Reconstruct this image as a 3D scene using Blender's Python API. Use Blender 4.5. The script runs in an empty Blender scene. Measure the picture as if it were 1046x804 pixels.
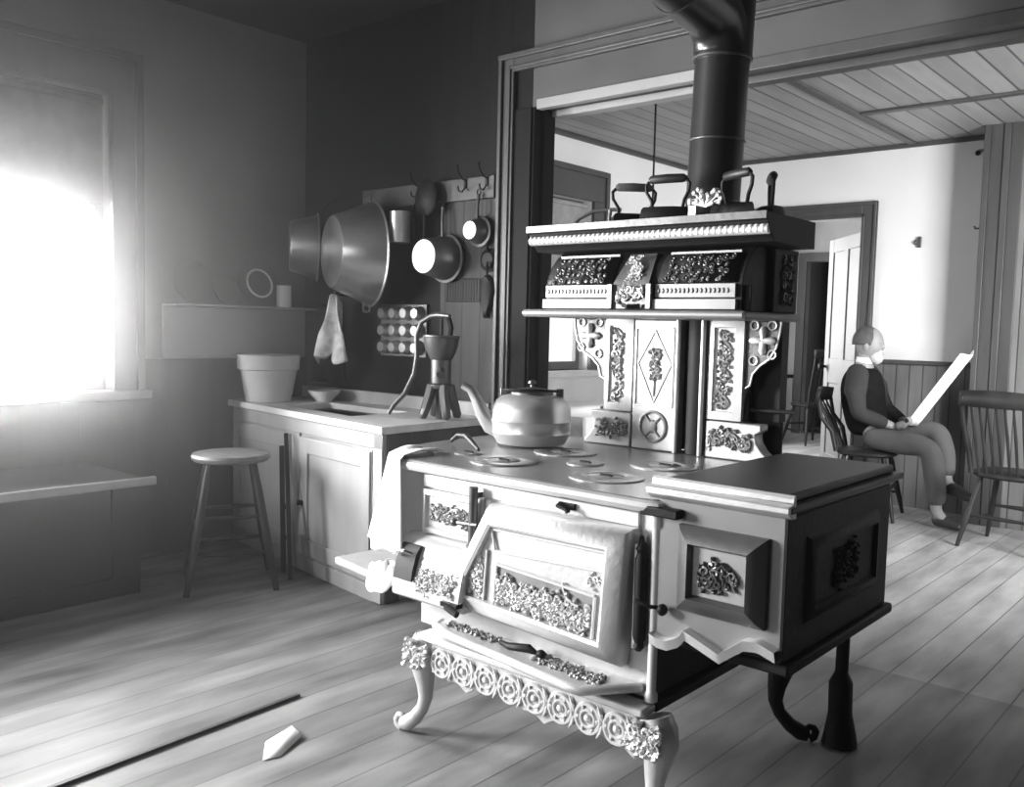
import bpy, bmesh, math, random
from mathutils import Vector, Matrix
random.seed(7)
PI = math.pi
SC = bpy.context.scene
COL = SC.collection

# ------------------------------------------------------------------ camera, world, lights, exposure
def setup_camera():
    p, r, y = math.radians(4.239), math.radians(-1.3805), math.radians(-41.023)
    cp, sp, cr, sr, cy, sy = math.cos(p), math.sin(p), math.cos(r), math.sin(r), math.cos(y), math.sin(y)
    fw = Vector((sy*cp, cy*cp, -sp)); rt = Vector((cy, -sy, 0)); dn = fw.cross(rt)
    rt2 = rt*cr + dn*sr; dn2 = dn*cr - rt*sr
    cam = bpy.data.cameras.new('camera'); o = bpy.data.objects.new('camera', cam); COL.objects.link(o)
    m = Matrix((rt2, -dn2, -fw)).transposed().to_4x4(); m.translation = Vector((0, 0, 1.2))
    o.matrix_world = m
    cam.sensor_width = 36; cam.lens = 926.3/1046*36; cam.clip_start = 0.05
    SC.camera = o
setup_camera()

w = bpy.data.worlds.new('sky'); SC.world = w; w.use_nodes = True
w.node_tree.nodes['Background'].inputs[0].default_value = (1, 1, 1, 1)
w.node_tree.nodes['Background'].inputs[1].default_value = 1.3
SC.view_settings.view_transform = 'Standard'; SC.view_settings.look = 'None'
SC.view_settings.exposure = 0.0; SC.view_settings.gamma = 1.0
SC.view_settings.use_curve_mapping = False

def area(name, loc, direction, sx, sy, power, spread=PI):
    l = bpy.data.lights.new(name, 'AREA'); l.shape = 'RECTANGLE'; l.size = sx; l.size_y = sy; l.energy = power
    l.spread = spread
    o = bpy.data.objects.new(name, l); COL.objects.link(o); o.location = loc
    o.rotation_euler = Vector(direction).to_track_quat('-Z', 'Y').to_euler()
    return o
# daylight outside each window
area('daylight_kitchen_side', (-4.72, 1.54, 1.25), (1, 0.15, 0.10), 1.2, 1.0, 170, math.radians(100))
area('daylight_kitchen_near', (-4.74, -0.50, 1.60), (1, 0.62, -0.14), 1.3, 1.4, 400, math.radians(130))
area('daylight_kitchen_front', (-2.05, -1.93, 1.55), (-0.06, 1, -0.28), 1.0, 1.3, 18, math.radians(125))
area('daylight_parlor_side', (-4.25, 4.8, 1.5), (1, 0.35, -0.15), 1.2, 1.4, 60, math.radians(100))
area('daylight_parlor_right', (0.85, 4.15, 1.6), (-1, 0.85, -0.15), 1.2, 1.5, 205, math.radians(115))
area('daylight_back_room', (-5.15, 7.9, 1.6), (1, 1.0, -0.2), 1.5, 1.5, 240)

# ------------------------------------------------------------------ materials
def mat(name, v, rough=0.6, metal=0.0, var=0.15, scale=8, bump=0.0, bscale=30, stretch=None, spec=0.5):
    m = bpy.data.materials.new(name); m.use_nodes = True
    nt = m.node_tree; N = nt.nodes; L = nt.links; b = N['Principled BSDF']
    b.inputs['Roughness'].default_value = rough; b.inputs['Metallic'].default_value = metal
    b.inputs['Specular IOR Level'].default_value = spec
    tc = N.new('ShaderNodeTexCoord'); mp = N.new('ShaderNodeMapping'); L.new(tc.outputs['Object'], mp.inputs[0])
    if stretch: mp.inputs['Scale'].default_value = stretch
    nz = N.new('ShaderNodeTexNoise'); nz.inputs['Scale'].default_value = scale; nz.inputs['Detail'].default_value = 5
    L.new(mp.outputs[0], nz.inputs[0])
    cr = N.new('ShaderNodeValToRGB')
    a, c = v*(1-var), v*(1+var)
    cr.color_ramp.elements[0].position = 0.3; cr.color_ramp.elements[0].color = (a, a, a, 1)
    cr.color_ramp.elements[1].position = 0.7; cr.color_ramp.elements[1].color = (c, c, c, 1)
    L.new(nz.outputs[0], cr.inputs[0]); L.new(cr.outputs[0], b.inputs['Base Color'])
    m['_col'] = 1
    if bump:
        n2 = N.new('ShaderNodeTexNoise'); n2.inputs['Scale'].default_value = bscale; n2.inputs['Detail'].default_value = 4
        L.new(mp.outputs[0], n2.inputs[0])
        bp = N.new('ShaderNodeBump'); bp.inputs['Strength'].default_value = bump; bp.inputs['Distance'].default_value = 0.01
        L.new(n2.outputs[0], bp.inputs['Height']); L.new(bp.outputs[0], b.inputs['Normal'])
    return m

def boards(name, v, axis, width, rough=0.5, gap=0.012, var=0.2, gapv=0.25, stretch=(1, 1, 1), spec=0.5):
    """painted or bare boards laid side by side: 'axis' is the coordinate that crosses the boards"""
    m = mat(name, v, rough, var=var, scale=3, stretch=stretch, spec=spec)
    nt = m.node_tree; N = nt.nodes; L = nt.links; b = N['Principled BSDF']
    tc = N.new('ShaderNodeTexCoord'); sx = N.new('ShaderNodeSeparateXYZ'); L.new(tc.outputs['Object'], sx.inputs[0])
    dv = N.new('ShaderNodeMath'); dv.operation = 'DIVIDE'; L.new(sx.outputs[axis], dv.inputs[0]); dv.inputs[1].default_value = width
    fr = N.new('ShaderNodeMath'); fr.operation = 'FRACT'; L.new(dv.outputs[0], fr.inputs[0])
    fl = N.new('ShaderNodeMath'); fl.operation = 'FLOOR'; L.new(dv.outputs[0], fl.inputs[0])
    wn = N.new('ShaderNodeTexWhiteNoise'); wn.noise_dimensions = '1D'; L.new(fl.outputs[0], wn.inputs['W'])
    pp = N.new('ShaderNodeMath'); pp.operation = 'GREATER_THAN'; L.new(fr.outputs[0], pp.inputs[0]); pp.inputs[1].default_value = gap/width
    mr = N.new('ShaderNodeMapRange'); L.new(wn.outputs['Value'], mr.inputs[0]); mr.inputs[3].default_value = 0.85; mr.inputs[4].default_value = 1.12
    g = N.new('ShaderNodeMapRange'); L.new(pp.outputs[0], g.inputs[0]); g.inputs[3].default_value = gapv; g.inputs[4].default_value = 1
    mu = N.new('ShaderNodeMath'); mu.operation = 'MULTIPLY'; L.new(mr.outputs[0], mu.inputs[0]); L.new(g.outputs[0], mu.inputs[1])
    vm = N.new('ShaderNodeVectorMath'); vm.operation = 'SCALE'
    src = b.inputs['Base Color'].links[0].from_socket
    L.new(src, vm.inputs[0]); L.new(mu.outputs[0], vm.inputs['Scale']); L.new(vm.outputs[0], b.inputs['Base Color'])
    bp = N.new('ShaderNodeBump'); bp.inputs['Strength'].default_value = 0.6; bp.inputs['Distance'].default_value = 0.006
    L.new(pp.outputs[0], bp.inputs['Height']); L.new(bp.outputs[0], b.inputs['Normal'])
    return m

def glass_mat():
    m = bpy.data.materials.new('window_glass'); m.use_nodes = True; nt = m.node_tree; N = nt.nodes
    N.remove(N['Principled BSDF']); out = N['Material Output']
    t = N.new('ShaderNodeBsdfTransparent'); g = N.new('ShaderNodeBsdfGlossy'); g.inputs['Roughness'].default_value = 0.02
    mx = N.new('ShaderNodeMixShader'); mx.inputs[0].default_value = 0.06
    nt.links.new(t.outputs[0], mx.inputs[1]); nt.links.new(g.outputs[0], mx.inputs[2]); nt.links.new(mx.outputs[0], out.inputs[0])
    return m

M = dict(
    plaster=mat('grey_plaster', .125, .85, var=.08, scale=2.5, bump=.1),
    plaster2=mat('pale_plaster', .60, .85, var=.06, scale=2, bump=.08),
    plaster3=mat('mottled_plaster', .38, .85, var=.15, scale=3),
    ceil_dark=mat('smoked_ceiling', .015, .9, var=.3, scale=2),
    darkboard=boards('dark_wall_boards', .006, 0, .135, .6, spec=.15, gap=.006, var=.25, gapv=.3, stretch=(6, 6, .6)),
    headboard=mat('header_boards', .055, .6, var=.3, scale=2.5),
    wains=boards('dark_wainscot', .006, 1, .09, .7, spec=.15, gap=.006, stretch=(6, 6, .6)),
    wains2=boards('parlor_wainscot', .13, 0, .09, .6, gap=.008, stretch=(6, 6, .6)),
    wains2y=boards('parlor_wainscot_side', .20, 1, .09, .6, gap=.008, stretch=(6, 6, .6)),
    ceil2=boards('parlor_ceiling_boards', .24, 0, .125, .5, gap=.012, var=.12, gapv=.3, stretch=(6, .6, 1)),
    floor=boards('kitchen_floor_boards', .19, 0, .13, .5, gap=.005, var=.45, gapv=.5, stretch=(3, .7, 1)),
    floor2=boards('parlor_floor_boards', .29, 0, .13, .5, gap=.005, var=.35, gapv=.3, stretch=(3, .7, 1)),
    trim=mat('painted_trim', .05, .45, var=.15, scale=4, stretch=(5, 5, .7)),
    trimdark=mat('dark_trim', .008, .6, spec=.1, var=.2, scale=4, stretch=(5, 5, .7)),
    trimlight=mat('light_trim', .28, .5, var=.1, scale=4),
    ledge=mat('pale_ledge_paint', .34, .7, var=.06, scale=3),
    white=mat('white_paint', .30, .5, var=.06, scale=3),
    cabinet=mat('pale_painted_wood', .36, .5, var=.1, scale=3, stretch=(4, 4, .7)),
    counter=mat('scrubbed_wood', .62, .4, var=.12, scale=3, stretch=(1, 6, 1)),
    wood=mat('worn_wood', .14, .5, var=.35, scale=5, stretch=(1, 4, 1)),
    darkwood=mat('dark_wood', .016, .5, var=.3, scale=5, stretch=(4, 4, 1), spec=.25),
    midwood=mat('mid_wood', .055, .5, var=.3, scale=5, stretch=(4, 4, 1)),
    iron=mat('polished_iron', .50, .40, .35, var=.12, scale=6, bump=.15, bscale=60),
    irontop=mat('cooktop_iron', .30, .27, .45, var=.25, scale=5, bump=.05, bscale=25),
    nickel=mat('nickel_plate', .72, .25, .9, var=.06, scale=6),
    nickelw=mat('pale_nickel', .56, .38, .35, var=.08, scale=6),
    castfront=mat('satin_cast_iron', .19, .45, .5, var=.1, scale=6),
    relief=mat('grey_relief_iron', .27, .5, .3, var=.15, scale=8),
    blackwood=mat('blackened_wood', .007, .6, var=.3, scale=5, spec=.15),
    kettlemetal=mat('kettle_tin', .60, .28, .6, var=.2, scale=7),
    lowerboard=boards('lighter_wall_boards', .05, 0, .12, .6, gap=.006, var=.3, gapv=.3, stretch=(6, 6, .6), spec=.2),
    stoolwood=mat('stool_wood', .022, .45, var=.4, scale=6, stretch=(4, 4, 1), spec=.3),
    liddark=mat('dark_lid_iron', .018, .45, .3, var=.3, scale=6),
    castdark=mat('black_cast_iron', .008, .55, .1, var=.3, scale=8, bump=.15, bscale=50, spec=.18),
    castmid=mat('grey_cast_iron', .10, .4, .6, var=.2, scale=8, bump=.1, bscale=50),
    pipe=mat('stovepipe_sheet', .05, .3, .7, var=.35, scale=3, stretch=(1, 1, .4)),
    tin=mat('tinware', .42, .28, .85, var=.2, scale=7),
    tindull=mat('dull_tinware', .15, .4, .7, var=.3, scale=7),
    enamel=mat('pale_enamel_and_lit_bottom', .75, .3, 0, var=.05, scale=5),
    cloth=mat('white_cloth', .8, .9, var=.06, scale=10, bump=.2, bscale=80),
    rag=mat('stained_cloth', .6, .9, var=.5, scale=14, bump=.3, bscale=60),
    paper=mat('paper', .85, .8, var=.04, scale=6),
    newspaper=mat('printed_newspaper', .72, .85, var=.12, scale=60, stretch=(1, 1, 4)),
    ground=mat('shadowy_relief_ground', .20, .5, .3, var=.2, scale=10),
    shade=mat('window_shade_cloth', .22, .9, var=.2, scale=12),
    shadedark=mat('dark_shade_cloth', .05, .9, var=.2, scale=12),
    black=mat('opening_shade_black', .012, .7, var=.2),
    skin=mat('skin', .22, .6, var=.08, scale=12),
    hair=mat('dark_hair', .06, .8, var=.3, scale=40),
    beard=mat('white_beard', .40, .9, var=.15, scale=40, bump=.4, bscale=70),
    vest=mat('black_wool', .008, .9, var=.3, scale=30, spec=.05),
    sleeve=mat('dark_grey_wool', .035, .9, var=.1, scale=30, spec=.1),
    trouser=mat('grey_wool', .065, .9, var=.1, scale=25),
    leather=mat('black_leather', .03, .35, var=.2),
    paleplate=mat('grey_crockery', .08, .5, var=.08, scale=5),
    pulp=mat('pressed_pulp', .42, .6, var=.15, scale=6),
    glass=glass_mat(),
)

# ------------------------------------------------------------------ mesh builder
ORG = Vector((0, 0, 0))
class MB:
    def __init__(s): s.v = []; s.f = []
    def add(s, vs, fs):
        n = len(s.v); s.v += [tuple(v) for v in vs]; s.f += [tuple(i+n for i in f) for f in fs]; return s
    def box(s, x0, x1, y0, y1, z0, z1):
        return s.add([(x0,y0,z0),(x1,y0,z0),(x1,y1,z0),(x0,y1,z0),(x0,y0,z1),(x1,y0,z1),(x1,y1,z1),(x0,y1,z1)],
                     [(0,3,2,1),(4,5,6,7),(0,1,5,4),(1,2,6,5),(2,3,7,6),(3,0,4,7)])
    def obox(s, c, ax, ay, az, hx, hy, hz):
        c = Vector(c); ax = Vector(ax).normalized()*hx; ay = Vector(ay).normalized()*hy; az = Vector(az).normalized()*hz
        vs = [c+ax*i+ay*j+az*k for k in (-1,1) for i,j in ((-1,-1),(1,-1),(1,1),(-1,1))]
        return s.add(vs, [(0,3,2,1),(4,5,6,7),(0,1,5,4),(1,2,6,5),(2,3,7,6),(3,0,4,7)])
    def beam(s, a, b, hw, hh, up=(0,0,1)):
        a = Vector(a); b = Vector(b); d = (b-a); u = Vector(up)
        side = d.cross(u).normalized(); u2 = side.cross(d).normalized()
        return s.obox((a+b)/2, d, side, u2, d.length/2, hw, hh)
    def prism(s, poly, axis, a, b):
        """poly: 2-D points in the plane normal to axis ('x': (y,z), 'y': (x,z), 'z': (x,y))"""
        def P(p, t): return {'x': (t,p[0],p[1]), 'y': (p[0],t,p[1]), 'z': (p[0],p[1],t)}[axis]
        n = len(poly)
        vs = [P(p,a) for p in poly]+[P(p,b) for p in poly]
        return s.add(vs, [tuple(range(n-1,-1,-1)), tuple(range(n,2*n))]+[(i,(i+1)%n,n+(i+1)%n,n+i) for i in range(n)])
    def tube(s, pts, r, k=8, closed=False, cap=True, flat=None):
        pts = [Vector(p) for p in pts]; n = len(pts)
        rs = r if isinstance(r, (list, tuple)) else [r]*n
        vs = []; prev = None
        for i, p in enumerate(pts):
            if closed: d = pts[(i+1)%n]-pts[i-1]
            else: d = pts[min(i+1,n-1)]-pts[max(i-1,0)]
            d = d.normalized() if d.length > 1e-9 else Vector((0,0,1))
            if prev is None:
                u = Vector((0,0,1)) if abs(d.z) < .9 else Vector((1,0,0))
                u = (u-d*u.dot(d)).normalized()
            else:
                u = prev-d*prev.dot(d); u = u.normalized() if u.length > 1e-6 else prev
            prev = u; w_ = d.cross(u)
            for j in range(k):
                a = 2*PI*j/k; q = u*math.cos(a)+w_*math.sin(a)
                q = q*rs[i]
                if flat: q = q - Vector(flat[0])*q.dot(Vector(flat[0]))*(1-flat[1])
                vs.append(p+q)
        fs = []
        m = n if closed else n-1
        for i in range(m):
            for j in range(k):
                a = i*k+j; b = i*k+(j+1)%k; c = ((i+1)%n)*k+(j+1)%k; e = ((i+1)%n)*k+j
                fs.append((a,b,c,e))
        if cap and not closed:
            fs.append(tuple(range(k-1,-1,-1))); fs.append(tuple((n-1)*k+j for j in range(k)))
        return s.add(vs, fs)
    def lathe(s, prof, c=(0,0,0), axis=(0,0,1), k=32, sx=1, sy=1, capb=True, capt=True):
        ax = Vector(axis).normalized(); u = Vector((1,0,0)) if abs(ax.x) < .9 else Vector((0,1,0))
        u = (u-ax*u.dot(ax)).normalized(); v = ax.cross(u); c = Vector(c)
        vs = [c+u*(r*math.cos(2*PI*j/k)*sx)+v*(r*math.sin(2*PI*j/k)*sy)+ax*h for r,h in prof for j in range(k)]
        fs = [(i*k+j, i*k+(j+1)%k, (i+1)*k+(j+1)%k, (i+1)*k+j) for i in range(len(prof)-1) for j in range(k)]
        if capb: fs.append(tuple(range(k-1,-1,-1)))
        if capt: fs.append(tuple((len(prof)-1)*k+j for j in range(k)))
        return s.add(vs, fs)
    def ball(s, c, rx, ry=None, rz=None, k=12, m=8, R=None):
        ry = ry or rx; rz = rz or rx; c = Vector(c); vs = []
        for i in range(m+1):
            t = PI*i/m
            for j in range(k):
                a = 2*PI*j/k; q = Vector((rx*math.sin(t)*math.cos(a), ry*math.sin(t)*math.sin(a), -rz*math.cos(t)))
                vs.append(c+(R@q if R else q))
        return s.add(vs, [(i*k+j, i*k+(j+1)%k, (i+1)*k+(j+1)%k, (i+1)*k+j) for i in range(m) for j in range(k)])
    def grid(s, fn, nu, nv, thick=None):
        vs = [fn(i/nu, j/nv) for i in range(nu+1) for j in range(nv+1)]
        return s.add(vs, [(i*(nv+1)+j, (i+1)*(nv+1)+j, (i+1)*(nv+1)+j+1, i*(nv+1)+j+1) for i in range(nu) for j in range(nv)])
    def raised(s, polys, axis, levels):
        """stack of same-count rings (outline polys) at the given depths along axis"""
        def P(p, t): return {'x': (t,p[0],p[1]), 'y': (p[0],t,p[1]), 'z': (p[0],p[1],t)}[axis]
        n = len(polys[0]); vs = [P(p, t) for poly, t in zip(polys, levels) for p in poly]; fs = []
        for i in range(len(polys)-1):
            for j in range(n): fs.append((i*n+j, i*n+(j+1)%n, (i+1)*n+(j+1)%n, (i+1)*n+j))
        fs.append(tuple(range(n-1,-1,-1))); fs.append(tuple((len(polys)-1)*n+j for j in range(n)))
        return s.add(vs, fs)
    def build(s, name, material, parent=None, bevel=0, smooth=True, seg=2, solid=0, sub=0, angle=40):
        me = bpy.data.meshes.new(name)
        o_ = ORG
        me.from_pydata([tuple(Vector(v)-o_) for v in s.v], [], s.f)
        bm = bmesh.new(); bm.from_mesh(me)
        bmesh.ops.remove_doubles(bm, verts=bm.verts, dist=1e-6)
        bmesh.ops.recalc_face_normals(bm, faces=bm.faces); bm.to_mesh(me); bm.free()
        if smooth:
            for p in me.polygons: p.use_smooth = True
            me.set_sharp_from_angle(angle=math.radians(angle))
        me.materials.append(material)
        o = bpy.data.objects.new(name, me); COL.objects.link(o)
        if parent is not None: o.parent = parent
        else: o.location = o_
        if solid:
            md = o.modifiers.new('solid', 'SOLIDIFY'); md.thickness = solid; md.offset = 0
        if bevel:
            md = o.modifiers.new('bevel', 'BEVEL'); md.width = bevel; md.segments = seg; md.limit_method = 'ANGLE'; md.angle_limit = math.radians(40)
        if sub:
            md = o.modifiers.new('sub', 'SUBSURF'); md.levels = sub; md.render_levels = sub
        return o

def tag(o, label, cat, group=None, kind=None):
    if label: o['label'] = label
    if cat: o['category'] = cat
    if group: o['group'] = group
    if kind: o['kind'] = kind
    return o
def thing(name, label, cat, loc=(0,0,0), group=None):
    global ORG
    o = bpy.data.objects.new(name, None); COL.objects.link(o); o.location = loc; o.empty_display_size = .1
    ORG = Vector(loc)
    return tag(o, label, cat, group)
def done():
    global ORG
    ORG = Vector((0,0,0))
def base(loc):
    global ORG
    ORG = Vector(loc)
def struct(o, label=None):
    o['kind'] = 'structure'
    if label: o['label'] = label
    return o
def copy_tree(o, parent=None):
    c = o.copy(); COL.objects.link(c)
    if parent is not None: c.parent = parent
    for ch in list(o.children): copy_tree(ch, c)
    return c

def scroll(mb, o, u, v, n, w, h, cell=.03, r=.003, seed=1):
    """cast relief of curling vines and leaves covering a w x h field whose corner is o"""
    rnd = random.Random(seed); o = Vector(o); u = Vector(u).normalized(); v = Vector(v).normalized(); n = Vector(n).normalized()
    def at(x, y, d=.5): return o+u*min(w, max(0, x))+v*min(h, max(0, y))+n*(r*d)
    long_u = w >= h; Lg, Sh = (w, h) if long_u else (h, w)
    def XY(a, b): return (a, b) if long_u else (b, a)
    # main stem winding along the long side
    amp = Sh*.32; per = cell*2.6; m = max(8, int(Lg/cell*6))
    stem = [at(*XY(Lg*k/m, Sh/2+amp*math.sin(2*PI*Lg*k/m/per+seed))) for k in range(m+1)]
    mb.tube(stem, [r*.9]*(m+1), k=5)
    k_ = max(2, int(w*h/(cell*cell)*1.35))
    for c in range(k_):
        a = (c+rnd.random())/k_*Lg; b = Sh*(.22+.56*((c*.618+rnd.random()*.25) % 1))
        R = cell*rnd.uniform(.22,.50); a0 = rnd.uniform(0,2*PI); sg = rnd.choice((-1,1)); turns = rnd.uniform(2.0,3.0)
        pts = []; rr = []
        for k in range(14):
            t = k/13; an = a0+sg*t*turns*PI; q = R*(1-t*.85); x, y = XY(a+q*math.cos(an), b+q*math.sin(an)); pts.append(at(x, y, .4+.8*t)); rr.append(r*(.75+.35*t))
        mb.tube(pts, rr, k=5)
        for l in range(3):
            an = rnd.uniform(0,2*PI); R2 = R*rnd.uniform(1.0,1.5); x, y = XY(a+R2*math.cos(an), b+R2*math.sin(an)); p = at(x, y, .4); q_ = an+rnd.uniform(-.9,.9)
            x2, y2 = XY(a+R2*math.cos(an)+r*3.2*math.cos(q_), b+R2*math.sin(an)+r*3.2*math.sin(q_)); p2 = at(x2, y2, .3)
            if (p2-p).length > 1e-4: mb.tube([p, p.lerp(p2,.5)+n*r*.5, p2], [r*.5, r*1.7, r*.2], k=5)
    return mb

def ring_pts(c, r, axis='y', n=24, r2=None):
    r2 = r2 or r; out = []
    for i in range(n):
        a = 2*PI*i/n; x, z = r*math.cos(a), r2*math.sin(a)
        out.append((c[0]+x, c[1], c[2]+z) if axis == 'y' else ((c[0]+x, c[1]+z, c[2]) if axis == 'z' else (c[0], c[1]+x, c[2]+z)))
    return out

# ================================================================== THE ROOM
WX, BY, FY = -4.4, 3.2, -1.6          # kitchen left wall, back wall, front wall
RX = 1.6; CZ = 2.78
X2, Y2, CZ2, RX2 = -3.9, 6.62, 2.53, 0.5
def wall_with_hole(mb, axis, t0, t1, a0, a1, z0, z1, h):
    """wall slab with one rectangular hole h=(a,b,za,zb); axis is the slab's normal"""
    def B(a, b, c, d):
        if b-a < 1e-4 or d-c < 1e-4: return
        if axis == 'x': mb.box(t0, t1, a, b, c, d)
        else: mb.box(a, b, t0, t1, c, d)
    B(a0, h[0], z0, z1); B(h[1], a1, z0, z1); B(h[0], h[1], z0, h[2]); B(h[0], h[1], h[3], z1)

def panel(name, x0, x1, y0, y1, z0, z1, m, bevel=0):
    return struct(MB().box(x0,x1,y0,y1,z0,z1).build(name, m, bevel=bevel))
# floors
panel('floor', -4.6, 1.8, FY-.2, 3.28, -.1, 0, M['floor'])
panel('floor_parlor', -4.95, 1.8, 3.28, 12.0, -.1, -.001, M['floor2'])
# ceilings
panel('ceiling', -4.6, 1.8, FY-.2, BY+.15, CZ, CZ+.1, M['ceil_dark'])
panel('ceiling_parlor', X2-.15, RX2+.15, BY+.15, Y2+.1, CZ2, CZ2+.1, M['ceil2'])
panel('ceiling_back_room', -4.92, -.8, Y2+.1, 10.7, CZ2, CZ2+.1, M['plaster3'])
# kitchen left wall with window hole
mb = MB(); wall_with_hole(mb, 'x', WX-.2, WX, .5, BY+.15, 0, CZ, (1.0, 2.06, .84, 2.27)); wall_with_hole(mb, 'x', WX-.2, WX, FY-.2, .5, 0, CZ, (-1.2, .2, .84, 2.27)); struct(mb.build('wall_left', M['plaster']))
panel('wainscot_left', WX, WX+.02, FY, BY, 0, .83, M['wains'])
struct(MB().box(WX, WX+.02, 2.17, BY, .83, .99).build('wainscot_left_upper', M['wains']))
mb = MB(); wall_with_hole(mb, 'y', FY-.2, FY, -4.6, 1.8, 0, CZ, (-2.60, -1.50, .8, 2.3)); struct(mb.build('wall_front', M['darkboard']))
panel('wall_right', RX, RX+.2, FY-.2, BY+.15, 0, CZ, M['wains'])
# kitchen back wall: opening from -2.70 to 0.3, head at 2.19
OX0, OX1, OZ = -2.70, .4, 2.19
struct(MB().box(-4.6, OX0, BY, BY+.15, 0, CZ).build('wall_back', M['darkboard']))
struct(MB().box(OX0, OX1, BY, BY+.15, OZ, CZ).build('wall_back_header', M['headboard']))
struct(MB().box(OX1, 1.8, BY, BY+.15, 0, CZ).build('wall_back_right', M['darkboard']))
# casing of the opening: moulded, standing proud of the wall
mb = MB()
mb.box(-2.885, -2.80, BY-.022, BY, 0, 2.44); mb.box(-2.885, -2.862, BY-.036, BY-.022, 0, 2.44)
mb.box(-2.83, -2.815, BY-.03, BY-.022, 0, 2.385)
struct(mb.build('trim_1', M['trim'], bevel=.004))
mb = MB()
mb.box(-2.885, OX1+.1, BY-.022, BY, 2.36, 2.44); mb.box(-2.885, OX1+.1, BY-.04, BY-.022, 2.415, 2.44); mb.box(-2.83, OX1+.1, BY-.03, BY-.022, 2.372, 2.386)
struct(mb.build('trim_2', M['trim'], bevel=.004))
mb = MB(); mb.box(OX0, OX0+.012, BY+.0, BY+.15, 0, OZ); mb.box(OX0+.012, OX0+.03, BY+.05, BY+.10, 0, OZ); mb.box(-2.80, OX0-.001, BY-.010, BY-.001, 0, 2.19)
struct(mb.build('trim_3', M['trimdark'], bevel=.002))
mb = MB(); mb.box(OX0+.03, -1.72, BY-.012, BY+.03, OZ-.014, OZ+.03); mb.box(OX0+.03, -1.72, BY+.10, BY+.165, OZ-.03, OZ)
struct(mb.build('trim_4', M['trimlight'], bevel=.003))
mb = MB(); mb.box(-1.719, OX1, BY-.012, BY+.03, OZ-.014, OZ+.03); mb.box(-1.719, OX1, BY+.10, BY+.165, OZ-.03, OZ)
struct(mb.build('trim_14', M['trim'], bevel=.003))  # same moulding, darker colour standing in for dimmer light past the pipe

def window(name, axis, face, inward, a0, a1, z0, z1, cw, tm, bars=1, sill=True):
    """window set in a wall: casing on the face, sash, glass. axis: wall normal; a: along wall"""
    mb = MB()
    def B(mb, n0, n1, a, b, c, d):
        n0, n1 = sorted((n0, n1))
        if axis == 'x': mb.box(n0, n1, a, b, c, d)
        else: mb.box(a, b, n0, n1, c, d)
    f = face; p = inward
    t = .03*p
    B(mb, f, f+t, a0-cw, a0, z0-.02, z1); B(mb, f, f+t, a1, a1+cw, z0-.02, z1); B(mb, f, f+t, a0-cw, a1+cw, z1, z1+cw*1.35)
    B(mb, f+t, f+t*1.6, a0-cw, a0-cw*.75, z0-.02, z1+cw*1.35); B(mb, f+t, f+t*1.6, a1+cw*.75, a1+cw, z0-.02, z1+cw*1.35)
    B(mb, f+t, f+t*1.8, a0-cw*.75, a1+cw*.75, z1+cw*1.1, z1+cw*1.35)
    root = struct(mb.build(name, tm, bevel=.004))
    mb = MB()
    g = f-.09*p; s = .045; zm = (z0+z1)/2
    B(mb, g-.02*p, g+.02*p, a0, a0+s, z0, z1); B(mb, g-.02*p, g+.02*p, a1-s, a1, z0, z1)
    B(mb, g-.02*p, g+.02*p, a0+s, a1-s, z0, z0+s*1.3); B(mb, g-.02*p, g+.02*p, a0+s, a1-s, z1-s, z1); B(mb, g-.025*p, g+.025*p, a0+s, a1-s, zm-.02, zm+.02)
    for k in range(bars):
        am = a0+(a1-a0)*(k+1)/(bars+1)
        B(mb, g-.012*p, g+.012*p, am-.01, am+.01, z0+s*1.3, zm-.02); B(mb, g-.012*p, g+.012*p, am-.01, am+.01, zm+.02, z1-s)
    mb.build('sash', tm, root, bevel=.003)
    mb = MB(); B(mb, g-.002*p, g+.002*p, a0+s*.6, a1-s*.6, z0+s, z1-s*.6); mb.build('window_glass', M['glass'], root)
    if sill:
        mb = MB(); B(mb, f-.07*p, f+.075*p, a0-cw*1.15, a1+cw*1.15, z0-.045, z0-.015 if False else z0); mb.build('window_sill', M['trimlight'] if tm is not M['trimdark'] else tm, root, bevel=.006)
    return root
window('window_1', 'x', WX, 1, 1.0, 2.06, .84, 2.27, .15, M['trim'], bars=0)
mb = MB(); mb.box(WX-.055, WX-.050, 1.02, 2.04, 1.74, 2.23); mb.tube([(WX-.052,1.01,2.235),(WX-.052,2.05,2.235)], .018, k=10); mb.tube([(WX-.052,1.02,1.74),(WX-.052,2.04,1.74)], .008, k=8)
base((WX-.052,1.53,1.96)); tag(mb.build('roller_shade', M['shadedark']), 'short dark roller shade across the top of the bright kitchen window', 'window shade', None); done()
window('window_6', 'x', WX, 1, -1.2, .2, .84, 2.27, .15, M['trim'], bars=0)
window('window_2', 'y', FY, 1, -2.60, -1.50, .8, 2.3, .12, M['trim'])

# parlor walls
mb = MB(); wall_with_hole(mb, 'x', X2-.15, X2, BY+.15, Y2+.1, 0, CZ2, (4.25, 5.30, .90, 2.10)); struct(mb.build('wall_parlor_left', M['plaster2']))
window('window_3', 'x', X2, 1, 4.25, 5.30, .90, 2.10, .16, M['trim'], bars=0)
mb = MB(); wall_with_hole(mb, 'y', Y2, Y2+.1, X2-.15, RX2+.15, 0, CZ2, (-3.30, -2.45, 0, 2.04)); struct(mb.build('wall_parlor_far', M['plaster2']))
mb = MB(); wall_with_hole(mb, 'x', RX2, RX2+.15, BY+.15, Y2+.1, 0, CZ2, (3.45, 4.9, .8, 2.2)); struct(mb.build('wall_parlor_right', M['plaster2']))
mb = MB(); mb.box(X2-.055, X2-.050, 4.27, 5.28, 1.50, 2.06); mb.tube([(X2-.052,4.26,2.07),(X2-.052,5.29,2.07)], .018, k=10); mb.tube([(X2-.052,4.27,1.50),(X2-.052,5.28,1.50)], .008, k=8)
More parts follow.
